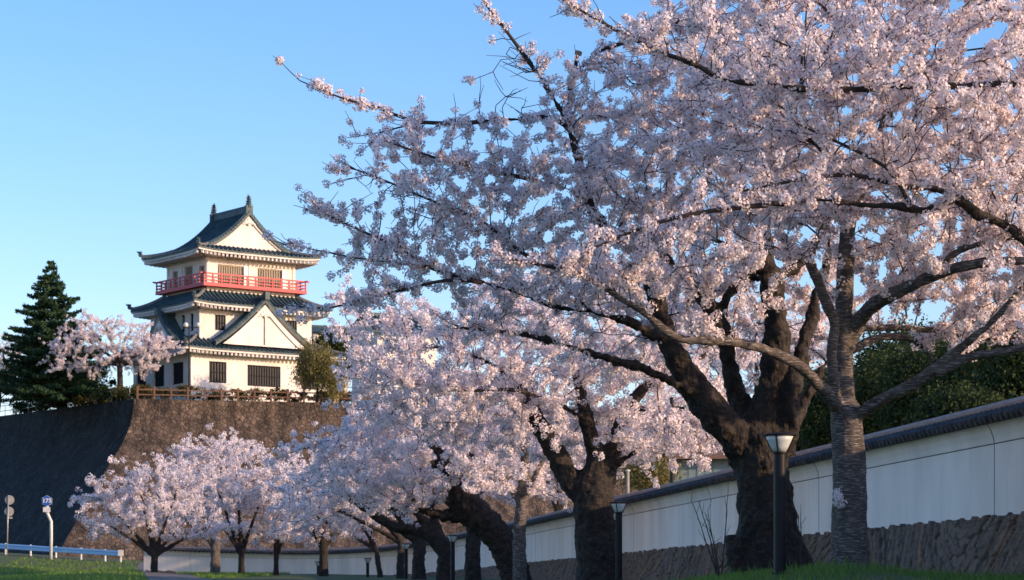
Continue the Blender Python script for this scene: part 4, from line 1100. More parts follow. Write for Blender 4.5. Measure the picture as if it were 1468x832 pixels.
# R: tree standing just outside the frame on the right, reaching in
YR = 31.0
cherry('blossoming cherry reaching in from the right edge, its dark boughs high across the crown', base_at(1640, YR),
 [[(1640, 860, YR, 40), (1640, 780, YR, 34), (1635, 700, YR, 32), (1620, 620, YR, 30), (1600, 540, YR, 24), (1570, 460, YR, 16), (1530, 400, YR-.1, 12), (1467, 344, YR-.2, 9.5), (1441, 323, YR-.2, 9), (1401, 307, YR-.3, 8.5), (1370, 283, YR-.3, 8), (1338, 270, YR-.3, 5), (1296, 268, YR-.3, 3.5), (1230, 252, YR-.3, 3), (1160, 256, YR-.3, 2.5), (1060, 275, YR-.3, 1.5)],
  [(1370, 283, YR-.3, 6), (1340, 298, YR-.4, 6), (1319, 302, YR-.4, 6.5), (1285, 296, YR-.5, 6.5), (1232, 294, YR-.5, 6), (1185, 287, YR-.5, 5.5), (1140, 290, YR-.5, 4.5), (1100, 294, YR-.6, 4), (1040, 300, YR-.6, 3.5), (970, 312, YR-.6, 3), (900, 335, YR-.6, 2), (820, 370, YR-.6, 1.2)],
  [(1600, 540, YR, 16), (1590, 420, YR, 12), (1560, 280, YR, 9), (1520, 180, YR, 7), (1468, 126, YR-.2, 6.5), (1366, 124, YR-.4, 6), (1303, 123, YR-.4, 5.5), (1223, 129, YR-.4, 5), (1159, 129, YR-.4, 5), (1096, 120, YR-.4, 4.5), (1038, 115, YR-.4, 4), (1000, 94, YR-.4, 3.5), (940, 72, YR-.4, 3), (892, 48, YR-.4, 2.4), (844, 22, YR-.4, 1.8), (808, 0, YR-.4, 1.2), (780, -15, YR-.4, .8)],
  [(1560, 280, YR, 8), (1540, 140, YR, 7), (1500, 60, YR, 6), (1460, 30, YR-.2, 5), (1430, 10, YR-.3, 4), (1380, -30, YR-.3, 3)],
  [(1303, 292, YR-.4, 3), (1288, 262, YR-.4, 3), (1270, 240, YR-.4, 2.8), (1225, 215, YR-.4, 2.4), (1180, 195, YR-.4, 2), (1140, 176, YR-.4, 1.2)]],
 [E(1340, 170, YR-.3, 200, 95, 1.3), E(1180, 95, YR-.4, 190, 60, .9), E(1000, 60, YR-.4, 130, 45, .7), E(1430, 60, YR-.2, 110, 110, 1.2), E(1400, 300, YR-.2, 110, 80, 1.0), E(1130, 275, YR-.4, 170, 40, .6)],
 1150, 0.22, 'near', M['bark_dark'], 0.028, 0.02, 0.0075, 9.0, 13, GC, 0.45, 0.7)
# C: dark trunk behind the second lamp
YC = 58.0
cherry('blossoming cherry with dark forked trunk just left of the second lamp', base_at(855, YC),
 [[(858, 850, YC, 42), (857, 815, YC, 36), (853, 760, YC, 34), (850, 715, YC, 34), (852, 690, YC, 32), (856, 660, YC, 19), (846, 628, YC, 14), (838, 590, YC, 12), (830, 550, YC, 9), (815, 510, YC, 6), (800, 460, YC, 4)],
  [(842, 715, YC, 22), (818, 690, YC, 21), (800, 655, YC, 18), (783, 625, YC, 17), (766, 598, YC, 15), (755, 572, YC, 13), (735, 548, YC, 7), (700, 520, YC, 4), (650, 500, YC, 2)],
  [(862, 700, YC, 18), (874, 662, YC, 17), (886, 625, YC, 14), (895, 595, YC, 12), (912, 570, YC, 10), (935, 548, YC, 8), (970, 535, YC, 5), (1010, 510, YC, 3)],
  [(880, 668, YC-.2, 6), (898, 655, YC-.4, 5), (912, 648, YC-.5, 4)],
  [(905, 582, YC, 4), (950, 600, YC-.6, 3), (1000, 608, YC-.8, 2)],
  [(838, 600, YC, 5), (800, 580, YC-1, 4), (740, 560, YC-2, 3), (660, 560, YC-2.4, 2), (580, 550, YC-2.6, 1.2)]],
 [E(800, 500, YC, 260, 100, 4), E(620, 540, YC-1, 150, 90, 3), E(960, 600, YC, 100, 75, 2.5), E(560, 470, YC-1, 100, 60, 2), E(960, 480, YC, 130, 90, 3), E(700, 590, YC, 90, 60, 2.5), E(960, 640, YC+1, 90, 50, 2.0), E(860, 620, YC+2, 140, 60, 1.5), E(890, 630, YC-1.2, 60, 40, 1.0), E(790, 600, YC-1.5, 60, 40, 1.0)],
 3200, 0.30, 'mid', M['bark_dark'], 0.045, 0.035, 0.008, 11, 14, GC, 0.55, 0.85, lim=0.06)
# D: thin straight young trunk
YD = 74.0
cherry('blossoming cherry with thin straight pale trunk in front of the crooked one', base_at(746, YD),
 [[(745, 850, YD, 14), (745, 820, YD, 12), (745, 760, YD, 11), (748, 715, YD, 11), (753, 670, YD, 8), (751, 620, YD, 6), (748, 560, YD, 4), (740, 510, YD, 2)],
  [(748, 722, YD, 8), (730, 700, YD, 5), (708, 680, YD, 4), (680, 655, YD, 3), (650, 640, YD, 2)],
  [(752, 715, YD, 7), (765, 690, YD, 5), (775, 665, YD, 4), (800, 640, YD, 2)]],
 [E(740, 590, YD, 110, 70, 3), E(690, 640, YD, 70, 40, 2), E(790, 620, YD, 60, 50, 2), E(640, 590, YD, 80, 55, 2.5), E(760, 660, YD+2, 90, 45, 2), E(700, 690, YD-1, 60, 35, 1.5), E(790, 700, YD+2, 40, 40, 1.5)],
 1200, 0.36, 'mid', M['bark_ring'], 0.05, 0.02, 0.010, 9.0, 15, GC, 0.6, 0.9, lim=0.07, scale=(0.9, 1.5))
# E: the crooked old tree
YE = 79.0
cherry('blossoming cherry with crooked trunk leaning left and sawn off stubs', base_at(735, YE),
 [[(742, 855, YE, 30), (738, 820, YE, 25), (724, 785, YE, 24), (704, 758, YE, 26), (682, 738, YE, 28), (662, 712, YE, 22), (652, 688, YE, 16), (640, 665, YE, 13), (633, 648, YE, 11)],
  [(655, 690, YE, 11), (636, 678, YE, 9), (618, 664, YE, 8)],
  [(668, 715, YE, 10), (670, 702, YE, 9), (671, 692, YE, 9)],
  [(660, 740, YE, 11), (635, 738, YE, 9), (605, 733, YE, 6.5), (593, 725, YE, 5), (590, 716, YE, 5)],
  [(633, 650, YE, 8), (600, 620, YE, 5), (560, 600, YE, 3), (510, 600, YE, 2)]],
 [E(600, 640, YE, 130, 60, 3.5), E(540, 630, YE, 90, 50, 3), E(600, 690, YE, 80, 35, 3), E(480, 650, YE, 70, 40, 2.5), E(560, 700, YE, 100, 35, 2.5), E(590, 735, YE+1, 60, 18, 2), E(690, 700, YE+3, 60, 35, 1.5)],
 1300, 0.36, 'mid', M['bark_dark'], 0.055, 0.06, 0.010, 9.0, 16, GC, 0.6, 0.9, lim=0.07, scale=(0.9, 1.5), cap=[(617, 663, YE, 8, -1, -0.3, 0.6)])
# further ones down the row
def row_tree(label, x, Y, rpx, fork_y, ells, seed, n_attr=700, extra=None, kind='far', bark='bark_dark', top_x=None, group=GC, base=None, dens=8.5, base_y=None):
    by = base_y if base_y else HZ-gz(x, Y)*F/Y+6
    tx = top_x if top_x is not None else x
    e0 = ells[0]; cx = e0[0]/e0[1]*F+734; cy = HZ-e0[2]/e0[1]*F
    tubes = [[(x, by, Y, rpx*1.3), (x, by-10, Y, rpx*1.1), (x+(tx-x)*.4, (by+fork_y)/2, Y, rpx), (tx, fork_y, Y, rpx*.95), (tx*.6+cx*.4, fork_y*.6+cy*.4, Y, rpx*.6), (cx, cy, Y, rpx*.3)]]
    for k, e in enumerate(ells[1:]):
        ex = e[0]/e[1]*F+734; ey = HZ-e[2]/e[1]*F
        tubes.append([(tx, fork_y+3, Y, rpx*.7), (tx*.6+ex*.4, fork_y*.6+ey*.4, Y+(e[1]-Y)*.4, rpx*.5), (ex, ey, e[1], rpx*.25)])
    if extra: tubes += extra
    return cherry(label, base or base_at(x, Y), tubes, ells, n_attr, 0.45 if kind == 'far' else 0.36, kind, M[bark], max(0.04, rpx*Y/F*0.22), rpx*Y/F*0.12, 0.016, dens, seed, group, 0.95, 0.8, lim=0.09, scale=(0.8, 1.35), max_nodes=5000)
row_tree('blossoming cherry with a broad straight trunk between the third lamp and crooked tree', 678, 90, 13, 745, [E(640, 640, 90, 90, 50, 3), E(700, 650, 90, 90, 50, 3), E(560, 660, 90, 80, 40, 3)], 17)
row_tree('blossoming cherry with a long low bough lit orange, left of the third lamp', 636, 96, 12, 780, [E(560, 690, 96, 100, 45, 3.5), E(500, 690, 96, 90, 45, 3), E(600, 670, 96, 90, 40, 3)], 18, 800,
 extra=[[(634, 790, 96, 12), (618, 770, 96, 12), (597, 760, 96, 10), (570, 757, 96, 9), (545, 745, 96, 8), (522, 728, 96, 6), (500, 715, 96, 4)]])
row_tree('blossoming cherry with a pair of dark upright trunks between third and fourth lamps', 600, 104, 11, 775, [E(540, 700, 104, 90, 40, 3), E(480, 700, 104, 80, 45, 3)], 19, 600)
row_tree('blossoming cherry with a grey straight trunk just left of the fourth lamp', 574, 112, 6.5, 775, [E(520, 710, 112, 80, 40, 3), E(460, 720, 112, 70, 35, 3)], 20, 550)
row_tree('blossoming young cherry with a slender leaning trunk right of the fifth lamp', 545, 124, 4.5, 785, [E(500, 725, 124, 80, 35, 3), E(440, 735, 124, 60, 30, 3), E(500, 765, 124, 50, 14, 2)], 21, 500, top_x=538)
row_tree('blossoming cherry whose grey trunk hides the farthest lamp', 464, 134, 8, 785, [E(450, 700, 134, 80, 50, 3.5), E(410, 690, 134, 70, 40, 3), E(500, 735, 134, 60, 28, 3), E(450, 768, 134, 60, 16, 2.5)], 22, 650)
row_tree('small blossoming cherry with a forked stem against the far white wall', 396, 140, 4.5, 795, [E(390, 735, 140, 70, 35, 3), E(430, 720, 140, 50, 30, 3), E(400, 768, 140, 50, 14, 2)], 23, 450)
row_tree('blossoming cherry with a slim forked trunk under the tallest far crown', 346, 138, 5.5, 793, [E(340, 690, 138, 75, 50, 3.5), E(295, 660, 138, 60, 32, 3), E(380, 700, 138, 60, 45, 3), E(300, 730, 138, 60, 30, 3), E(340, 768, 138, 50, 14, 2)], 24, 900)
row_tree('blossoming cherry with a stout pale trunk near the left end of the wall', 309, 146, 8.5, 780, [E(320, 650, 146, 55, 24, 3), E(290, 700, 146, 70, 45, 3.5), E(260, 740, 146, 50, 25, 3)], 25, 700, bark='bark_ring')
row_tree('low spreading blossoming cherry at the left end of the row beside the path', 221, 128, 6, 795, [E(215, 730, 128, 90, 38, 3.5), E(150, 718, 128, 62, 30, 2.5), E(255, 700, 128, 60, 40, 3), E(160, 755, 128, 50, 20, 2.5), E(200, 700, 128, 50, 22, 2.5), E(250, 765, 128, 50, 14, 2), E(300, 755, 128, 40, 18, 2)], 26, 1300, dens=8.5)

row_tree('blossoming cherry beyond the wall, seen between the limbs of the thickest trunk', 1085, 100, 9, 610, [E(1085, 500, 100, 120, 60, 3), E(1060, 560, 100, 80, 45, 2.5), E(1150, 540, 100, 50, 50, 2.5)], 27, 1300, kind='mid', dens=8, group='cherry trees beyond the wall')
row_tree('blossoming cherry beyond the wall, between the forked trunk and the house', 950, 118, 7, 680, [E(955, 600, 118, 80, 45, 3), E(910, 640, 118, 60, 40, 2.5)], 28, 800, kind='mid', dens=8, group='cherry trees beyond the wall')
row_tree('blossoming cherry beyond the wall, glowing between the crooked and the forked trunk', 800, 124, 6, 735, [E(800, 690, 124, 60, 40, 3), E(770, 650, 124, 60, 40, 2.5), E(840, 660, 124, 50, 40, 2.5)], 29, 800, kind='mid', dens=8, group='cherry trees beyond the wall')
# ------------------------------------------------------------------ trees on the castle hill
HG = 'cherry trees on the castle hill'
def hill_base(x, Y): X = (x-734)/F*Y; return (X, Y, ZT)
row_tree('pink blossoming cherry on the hill between the fir and the castle tower', 172, 222, 5, 520, [E(178, 492, 222, 66, 30, 3), E(125, 488, 222, 50, 24, 3), E(222, 500, 222, 44, 18, 2.5), E(150, 465, 222, 52, 16, 2), E(120, 525, 222, 50, 16, 2), E(205, 525, 222, 30, 16, 2), E(90, 500, 222, 24, 16, 2)], 31, 2000, group=HG, base=hill_base(172, 222), base_y=575, dens=9)
row_tree('pale blossoming cherry low at the far left edge behind the fir', 8, 262, 4, 520, [E(5, 510, 262, 45, 30, 3), E(30, 540, 262, 40, 20, 3)], 32, 400, group=HG, base=hill_base(8, 262), base_y=565, dens=6)

def leaf_cloud(name, C_, size, m_, parent, rr, aspect=1.6, droop=0.0, nrmz=0.0):
    n = len(C_); R = rand_rot(n, rr); s = size*rr.uniform(0.6, 1.3, n)
    a = R[:, :, 0]*s[:, None]; b_ = R[:, :, 1]*(s*aspect)[:, None]
    if droop: b_ = b_*0.5; b_[:, 2] -= s*droop
    V = np.stack([C_-a*0.5-b_*0.5, C_+a*0.5-b_*0.2, C_+b_*0.5, C_-a*0.5+b_*0.1], 1).reshape(-1, 3)-np.array(parent.location)
    return np_mesh(name, V, np.arange(len(V)).reshape(-1, 4), [m_], None, parent)

def fir(label, base, H, R0, n_tier, seed):
    rr = np.random.default_rng(seed); root = empty('fir_tree', base); tag(root, label, 'fir tree')
    mb = MB(); mb.tube([(0, 0, 0), (0.05, 0, H*.4), (0, 0.05, H*.98)], [0.38, 0.22, 0.02], 8); C_ = []; N = []
    for k in range(n_tier):
        f = (k+0.5)/n_tier; z = H*(0.06+0.93*f); rad = R0*(1-f)**0.85*rr.uniform(0.8, 1.12)+0.12
        nb = max(5, int(15*(1-f)+5))
        for j in range(nb):
            a = 2*math.pi*(j/nb)+rr.uniform(-.3, .3); L = rad*rr.uniform(0.55, 1.2)
            up = rr.uniform(-0.12, 0.22); d = np.array([math.cos(a), math.sin(a), up]); zz = z+rr.uniform(-.25, .25)
            p0 = np.array([0, 0, zz]); p1 = p0+d*L
            mb.tube([tuple(p0), tuple((p0+p1)/2+np.array([0, 0, -0.08*L])), tuple(p1)], [0.06*(1-f)+.015, .03, .01], 4, cap=False)
            m_ = int(L*110)+20; t = rr.uniform(0.12, 1, m_)**0.75
            side = np.array([-math.sin(a), math.cos(a), 0]); wd = 0.30*L*(1.05-t)+0.10
            q = p0+d*L*t[:, None]+side*(rr.uniform(-1, 1, m_)*wd)[:, None]+np.array([0, 0, 1])*(rr.normal(size=m_)*0.09-0.10*np.sin(t*3.1)*L*0.3)[:, None]
            C_.append(q)
    mb.build('trunk', M['bark_dark'], root)
    C_ = np.vstack(C_)+np.array(base)
    leaf_cloud('crown', C_, 0.11, M['leaf_fir'], root, rr, 2.6)
    return root
fir('tall dark pointed fir on the hill at the left edge', hill_base(74, 228), 14.3, 6.6, 22, 5)

def broad(name, label, base, H, crowns, n, size, m_, seed, group=None, cat='tree', tr=0.18, aspect=1.3, droop=0.0, clump=0.45, shell=2.2):
    rr = np.random.default_rng(seed); root = empty(name, base); tag(root, label, cat, group)
    mb = MB(); b0 = Vector(base)
    c0 = crowns[0]
    top = Vector((c0[0], c0[1], c0[2]))-b0
    mb.tube([(0, 0, -0.3), tuple(top*0.45+Vector((0.1, 0, 0))), tuple(top)], [tr, tr*.75, tr*.25], 8)
    for c in crowns:
        e = Vector((c[0], c[1], c[2]))-b0
        for k in range(4):
            d = Vector(rr.normal(size=3)); d.normalize(); t = e+Vector((d.x*c[3], d.y*c[4], d.z*c[5]))*0.75
            s = top*rr.uniform(0.35, 0.7); mb.tube([tuple(s), tuple((s+t)/2+Vector((0, 0, 0.1))), tuple(t)], [tr*.4, tr*.25, tr*.08], 5)
    mb.build('trunk', M['bark_dark'], root)
    cc = ell_points(crowns, max(12, n//70), rr); idx = rr.integers(0, len(cc), n)
    q = rr.normal(size=(n, 3)); C_ = cc[idx]+q*np.array([clump, clump, clump*.6])*rr.uniform(0.4, 1.1, (len(cc), 1))[idx]
    if droop: C_[:, 2] -= rr.uniform(0, 1, n)*droop
    leaf_cloud('crown', C_, size, m_, root, rr, aspect, 1.0 if droop else 0)
    return root
HX = lambda x, y, Y, rx, ry, rd: E(x, y, Y, rx, ry, rd)
broad('pine_tree', 'dark green rounded pine beside the weeping tree right of the castle tower', hill_base(487, 240), 6, [HX(485, 492, 240, 26, 18, 2.0), HX(470, 486, 240, 20, 10, 1.5), HX(500, 520, 240, 20, 16, 1.6)], 9000, 0.16, M['leaf_dark'], 41, None, 'pine tree')
broad('weeping_tree', 'golden brown weeping tree at the right corner of the castle tower', hill_base(455, 223), 5, [HX(452, 505, 223, 26, 22, 1.8), HX(440, 520, 223, 20, 18, 1.4), HX(474, 530, 223, 24, 26, 1.8)], 16000, 0.10, M['leaf_olive'], 42, None, 'weeping tree', 0.14, 3.0, 1.8, 0.35)
broad('broadleaf_tree', 'dark spreading evergreen low behind the fir and hill cherry', hill_base(115, 245), 5, [HX(120, 540, 245, 50, 24, 3), HX(80, 552, 245, 45, 18, 3), HX(40, 550, 245, 30, 18, 2)], 9000, 0.18, M['leaf_dark'], 43)
broad('broadleaf_tree', 'low olive coloured tree at the far left edge of the photo', hill_base(-4, 240), 4, [HX(2, 548, 240, 26, 20, 2.4), HX(-10, 535, 240, 20, 26, 2)], 4500, 0.13, M['leaf_olive'], 44)
# clipped shrubs along the rim
def rim(t, inset, d=fd): 
    nrm = nf if d is fd else nl
    q = pc+d*t-Vector((nrm.x, nrm.y))*inset; return q
k = 0
names_ = ['leftmost rim shrub beside the corner of the rampart', 'dense green rim shrub under the lamp with two globes', 'rim shrub below the left ground floor window of the castle tower', 'olive rim shrub in front of the pale corner of the castle tower', 'rim shrub below the broad dark shutter of the castle tower', 'rim shrub before the middle of the castle front', 'tallest rim shrub near the right castle corner', 'brownish rim shrub under the weeping tree', 'rim shrub right of the weeping tree', 'rim shrub half hidden by the near blossoms']
ts = [0.8, 3.0, 5.2, 7.2, 9.3, 11.2, 13.4, 15.4, 17.8, 20.0]
for t, lb in zip(ts, names_):
    q = rim(t, 2.6); rr_ = random.Random(k)
    h = rr_.uniform(0.75, 1.15)
    broad('shrub', lb, (q.x, q.y, ZT), h*1.5, [(q.x, q.y, ZT+h*0.8, 1.25, 0.7, h*0.62), (q.x+.5, q.y, ZT+h*1.05, .7, .5, .3)], 1500, 0.11, M['leaf_hedge'], 60+k, 'shrubs along the rampart fence', 'shrub', 0.06, 1.3, 0, 0.22)
    k += 1
names2 = ['dark shrub on the shaded rampart next to its corner', 'dark shrub on the shaded rampart left of the corner shrub', 'dark shrub on the shaded rampart under the hill cherry', 'dark shrub on the shaded rampart right of the fir', 'dark shrub on the shaded rampart at the foot of the fir', 'dark shrub on the shaded rampart by the left photo edge']
for t, lb in zip([2.2, 6, 10, 14.5, 19, 23.5], names2):
    q = rim(t, 1.2, ldv)
    broad('shrub', lb, (q.x, q.y, ZT), 1.4, [(q.x, q.y, ZT+0.6, 2.0, 1.2, 0.7), (q.x-.8, q.y+.6, ZT+.9, .9, .7, .5)], 2600, 0.13, M['leaf_dark'] if k % 2 else M['leaf_hedge'], 60+k, 'shrubs on the shaded rampart', 'shrub', 0.06, 1.3, 0, 0.3); k += 1

# ------------------------------------------------------------------ wooden fence on the rampart
fe = empty('wooden_fence', (pc.x, pc.y, ZT)); tag(fe, 'low brown wooden fence with two rails along the rampart rim', 'fence')
mb = MB()
for i in range(26):
    q = fd*(0.4+i*1.55)-nf*0.9
    m1 = MB(); m1.box((q.x, q.y, 0.6), (0.17, 0.17, 1.2), rot=math.radians(14)); m1.box((q.x, q.y, 1.23), (0.2, 0.2, 0.06), rot=math.radians(14)); m1.build('post', M['wood'], fe)
for zz in (0.48, 0.95):
    a = fd*0.4-nf*0.9; b = fd*(0.4+25*1.55)-nf*0.9; mb.beam((a.x, a.y, zz), (b.x, b.y, zz), 0.09, 0.12)
mb.build('rail', M['wood'], fe)
fe = empty('metal_railing', (pc.x, pc.y, ZT)); tag(fe, 'thin grey metal railing sloping along the top of the shaded rampart', 'railing')
for i in range(1, 22):
    q = ldv*(i*1.7)-nl*0.5; m1 = MB(); m1.tube([(q.x, q.y, 0), (q.x, q.y, 1.1)], 0.035, 6); m1.build('post', M['grey_metal'], fe)
mb = MB()
for zz in (0.55, 1.08):
    a = ldv*1.7-nl*0.5; b = ldv*(21*1.7)-nl*0.5; mb.tube([(a.x, a.y, zz), (b.x, b.y, zz)], 0.035, 6)
mb.build('rail', M['grey_metal'], fe)

# twin globe lamp in front of the castle tower
gl = empty('globe_lamp', hill_base(271, 221)); tag(gl, 'thin dark lamp post with two white globes before the castle corner', 'lamp post')
zt_ = P(0, 470, 221)[2]-ZT
mb = MB(); mb.tube([(0, 0, 0), (0, 0, zt_)], [0.09, 0.06], 8); mb.tube([(-0.5, 0, zt_), (0.85, 0, zt_)], 0.04, 6); mb.build('pole', M['black_metal'], gl)
for x in (-0.3, 0.85):
    mb = MB(); prof = [(0.24*math.sin(math.pi*j/10)+0.001, 0.26-0.24*math.cos(math.pi*j/10)) for j in range(11)]
    mb.lathe(prof, (x, 0, zt_), 14); mb.build('globe', M['frost'], gl, True)

# white storehouse right of the pine
def store():
    o = empty('storehouse', hill_base(565, 252), math.radians(30)); tag(o, 'small white building with dark tiled roof half hidden behind near blossoms', 'building')
    zE = P(0, 480, 252)[2]-ZT
    mb = MB(); mb.box((0, 0, zE/2), (7.0, 6, zE)); mb.build('wall', M['castle_white'], o)
    mb = MB()
    for s in (-1, 1):
        mb.add([(-4.4, s*3.9, zE-0.1), (4.4, s*3.9, zE-0.1), (3.9, 0, zE+1.9), (-3.9, 0, zE+1.9), (-4.4, s*3.9, zE-0.3), (4.4, s*3.9, zE-0.3)], [(0, 1, 2, 3), (0, 4, 5, 1)])
        for i in range(17):
            x = -4.2+i*0.525; mb.tube([(x, s*3.95, zE-0.05), (x*0.9, s*0.1, zE+1.9)], 0.09, 5)
        mb.add([(s*3.5, -3.0, zE), (s*3.5, 3.0, zE), (s*3.5, 0, zE+1.7)], [(0, 1, 2)], 1)
    mb.beam((-4.1, 0, zE+2.0), (4.1, 0, zE+2.0), 0.4, 0.4)
    mb.build('roof', [M['tile'], M['castle_white']], o)
store()
o = empty('tiled_gatehouse', hill_base(468, 262), math.radians(20)); tag(o, 'dark low tiled roof showing between castle tower and pine', 'building')
mb = MB(); zE = P(0, 480, 262)[2]-ZT; mb.box((0, 0, zE/2), (4, 3.4, zE)); mb.build('wall', M['castle_white'], o)
mb = MB()
for s in (-1, 1): mb.add([(-2.6, s*2.3, zE), (2.6, s*2.3, zE), (2.6, 0, zE+0.8), (-2.6, 0, zE+0.8)], [(0, 1, 2, 3)])
mb.beam((-2.7, 0, zE+0.85), (2.7, 0, zE+0.85), 0.3, 0.3); mb.build('roof', M['tile'], o)

# ------------------------------------------------------------------ park lamps
def park_lamp(loc, h, rz):
    root = empty('park_lamp', loc, rz)
    mb = MB(); mb.lathe([(0.083, 0), (0.083, h-0.30), (0.07, h-0.27)], seg=24)
    mb.lathe([(0.11, 0), (0.11, 0.03), (0.085, 0.05)], seg=24); mb.build('post', M['black_metal'], root)
    mb = MB()
    mb.lathe([(0.088, h-0.268), (0.125, h-0.20), (0.162, h-0.12), (0.195, h-0.052)], seg=20); mb.build('lamp_shade', M['frost'], root, True)
    mb = MB()
    for k in range(4):
        a = math.pi/4+k*math.pi/2
        mb.tube([((rr_+.004)*math.cos(a), (rr_+.004)*math.sin(a), h+zz_) for rr_, zz_ in ((0.088, -0.275), (0.127, -0.20), (0.164, -0.12), (0.200, -0.045))], 0.012, 4)
    mb.lathe([(0.10, h-0.285), (0.10, h-0.262)], seg=20)
    mb.build('frame', M['black_metal'], root)
    mb = MB(); mb.lathe([(0.205, h-0.055), (0.228, h-0.046), (0.230, h-0.034), (0.19, h-0.016), (0.11, h-0.003), (0.02, h)], seg=28); mb.build('cap', M['black_metal'], root)
    return root
def copy_tree(o, parent=None):
    c = o.copy(); col.objects.link(c); c.parent = parent
    for ch in list(o.children): copy_tree(ch, c)
    return c
lamps = [(1118, 32.0, 'nearest black park lamp, in front of the thickest dark trunk'),
         (887, 57.0, 'second black park lamp, against the white wall right of a forked trunk'),
         (649, 90.0, 'third black park lamp, between two dark trunks left of the crooked cherry'),
         (582, 107.0, 'fourth black park lamp, small, beside a pair of upright trunks'),
         (527, 126.0, 'fifth black park lamp, tiny, before the far white wall'),
         (456, 146.0, 'farthest black park lamp, its head peeping left of a grey trunk')]
proto = None
LT = [620, 719, 767, 779, 800, 805]
for i, (x, Y, lb) in enumerate(lamps):
    b = base_at(x, Y); zt_ = (HZ-LT[i])/F*Y; 
    if proto is None: proto = park_lamp((0, 0, 0), 1.92, math.radians(24)); r = proto
    else: r = copy_tree(proto)
    r.location = (b[0], b[1], zt_-1.92); tag(r, lb, 'park lamp', 'black park lamps along the wall')

# ------------------------------------------------------------------ guardrail and road signs
GR = [P(x, y, Y) for x, y, Y in ((-60, 799, 180), (0, 800, 176), (60, 801, 173), (120, 804, 169.5), (171, 807, 166.5))]
GP, _ = resample([(a, b, 0) for a, b, c in GR], [1]*5, 0.5)
gr = empty('guardrail', (GP[-1][0], GP[-1][1], 0)); tag(gr, 'pale blue metal guardrail on white posts beside the road at lower left', 'guardrail')
g0 = Vector(gr.location)
acc_ = 0; mb = MB(); rows = []
for i, p in enumerate(GP):
    zz = hgt(p[0], p[1]); d = GP[min(i+1, len(GP)-1)]-GP[max(i-1, 0)]; d /= np.linalg.norm(d); nn = Vector((d[1], -d[0], 0)); nn = nn if nn.y < 0 else -nn
    prof = [(0.0, 0.42), (0.07, 0.47), (0.07, 0.54), (0.0, 0.60), (0.0, 0.64), (0.07, 0.70), (0.07, 0.77), (0.0, 0.82), (-0.03, 0.82), (-0.03, 0.42)]
    rows.append([Vector((p[0], p[1], zz))+nn*o_+Vector((0, 0, z_))-g0 for o_, z_ in prof])
    if i % 6 == 0 or i == len(GP)-1:
        m1 = MB(); c = Vector((p[0], p[1], zz))-nn*0.12-g0; m1.tube([c+Vector((0, 0, -0.1)), c+Vector((0, 0, 0.86))], 0.075, 8); m1.build('post', M['white_metal'], gr)
for a, b in zip(rows[:-1], rows[1:]):
    for k in range(len(a)): k2 = (k+1) % len(a); mb.quad(a[k], b[k], b[k2], a[k2])
mb.build('rail', M['blue_rail'], gr)
m1 = MB(); m1.box(rows[-1][4]+Vector((0.1, 0, 0.0)), (0.35, 0.2, 0.42)); m1.build('end_piece', M['white_metal'], gr)

def hexa(r, y0, y1, cx=0, cz=0, sq=1.0):
    v = []
    for y in (y0, y1):
        for k in range(6):
            a = math.pi/2+k*math.pi/3; v.append((cx+r*math.cos(a)*sq, y, cz+r*math.sin(a)))
    return v, [(0, 1, 2, 3, 4, 5), (11, 10, 9, 8, 7, 6)]+[(k, k+6, (k+1) % 6+6, (k+1) % 6) for k in range(6)]
YS = 165.0
sb = P(71, 806, YS); sg = empty('route_sign', (sb[0], sb[1], hgt(sb[0], sb[1]))); tag(sg, 'blue hexagonal route sign reading 173 on a bent white pole', 'road sign')
s0 = sg.location.z
px_ = lambda x, y: ((x-71)/F*YS, (HZ-y)/F*YS-s0)
mb = MB(); q = [px_(73, 808), px_(73.5, 765), px_(73.3, 748), px_(67.5, 735), px_(67.3, 712)]
mb.tube([(a, 0, b) for a, b in q], 0.11, 8); mb.build('pole', M['white_metal'], sg, True)
c = px_(68, 718.5)
mb = MB(); v, f = hexa(0.39, -0.17, -0.14, c[0], c[1], 1.04); mb.add(v, f); pl = mb.build('hexagon_plate', M['sign_white'], sg)
mb = MB(); v, f = hexa(0.37, -0.18, -0.172, c[0], c[1], 1.04); mb.add(v, f); mb.build('blue_field', M['sign_blue'], pl)
cu = bpy.data.curves.new('numerals', 'FONT'); cu.body = '173'; cu.size = 0.42; cu.align_x = 'CENTER'; cu.align_y = 'CENTER'; cu.extrude = 0.004; cu.offset = 0.014; cu.materials.append(M['sign_white'])
_t = bpy.data.objects.new('tmp_text', cu); col.objects.link(_t); _me = bpy.data.meshes.new_from_object(_t.evaluated_get(bpy.context.evaluated_depsgraph_get())); bpy.data.objects.remove(_t)
to = bpy.data.objects.new('numerals', _me); to.rotation_euler = (math.radians(90), 0, 0); to.location = (c[0], -0.19, c[1]); col.objects.link(to); to.parent = pl
c2 = px_(67.5, 731)
mb = MB(); mb.box((c2[0], -0.155, c2[1]), (0.50, 0.03, 0.34)); mb.build('lower_plate', M['sign_white'], sg)
YS2 = 172.0
sb = P(12, 800, YS2); sg = empty('round_signs', (sb[0], sb[1], hgt(sb[0], sb[1]))); tag(sg, 'two round road signs seen from behind on a thin pole', 'road sign'); s0 = sg.location.z
px2 = lambda x, y: ((x-12)/F*YS2, (HZ-y)/F*YS2-s0)
mb = MB(); a = px2(10, 803); b = px2(12, 710); mb.tube([(a[0], 0, -0.1), (b[0], 0, b[1])], 0.045, 8); mb.build('pole', M['grey_metal'], sg, True)
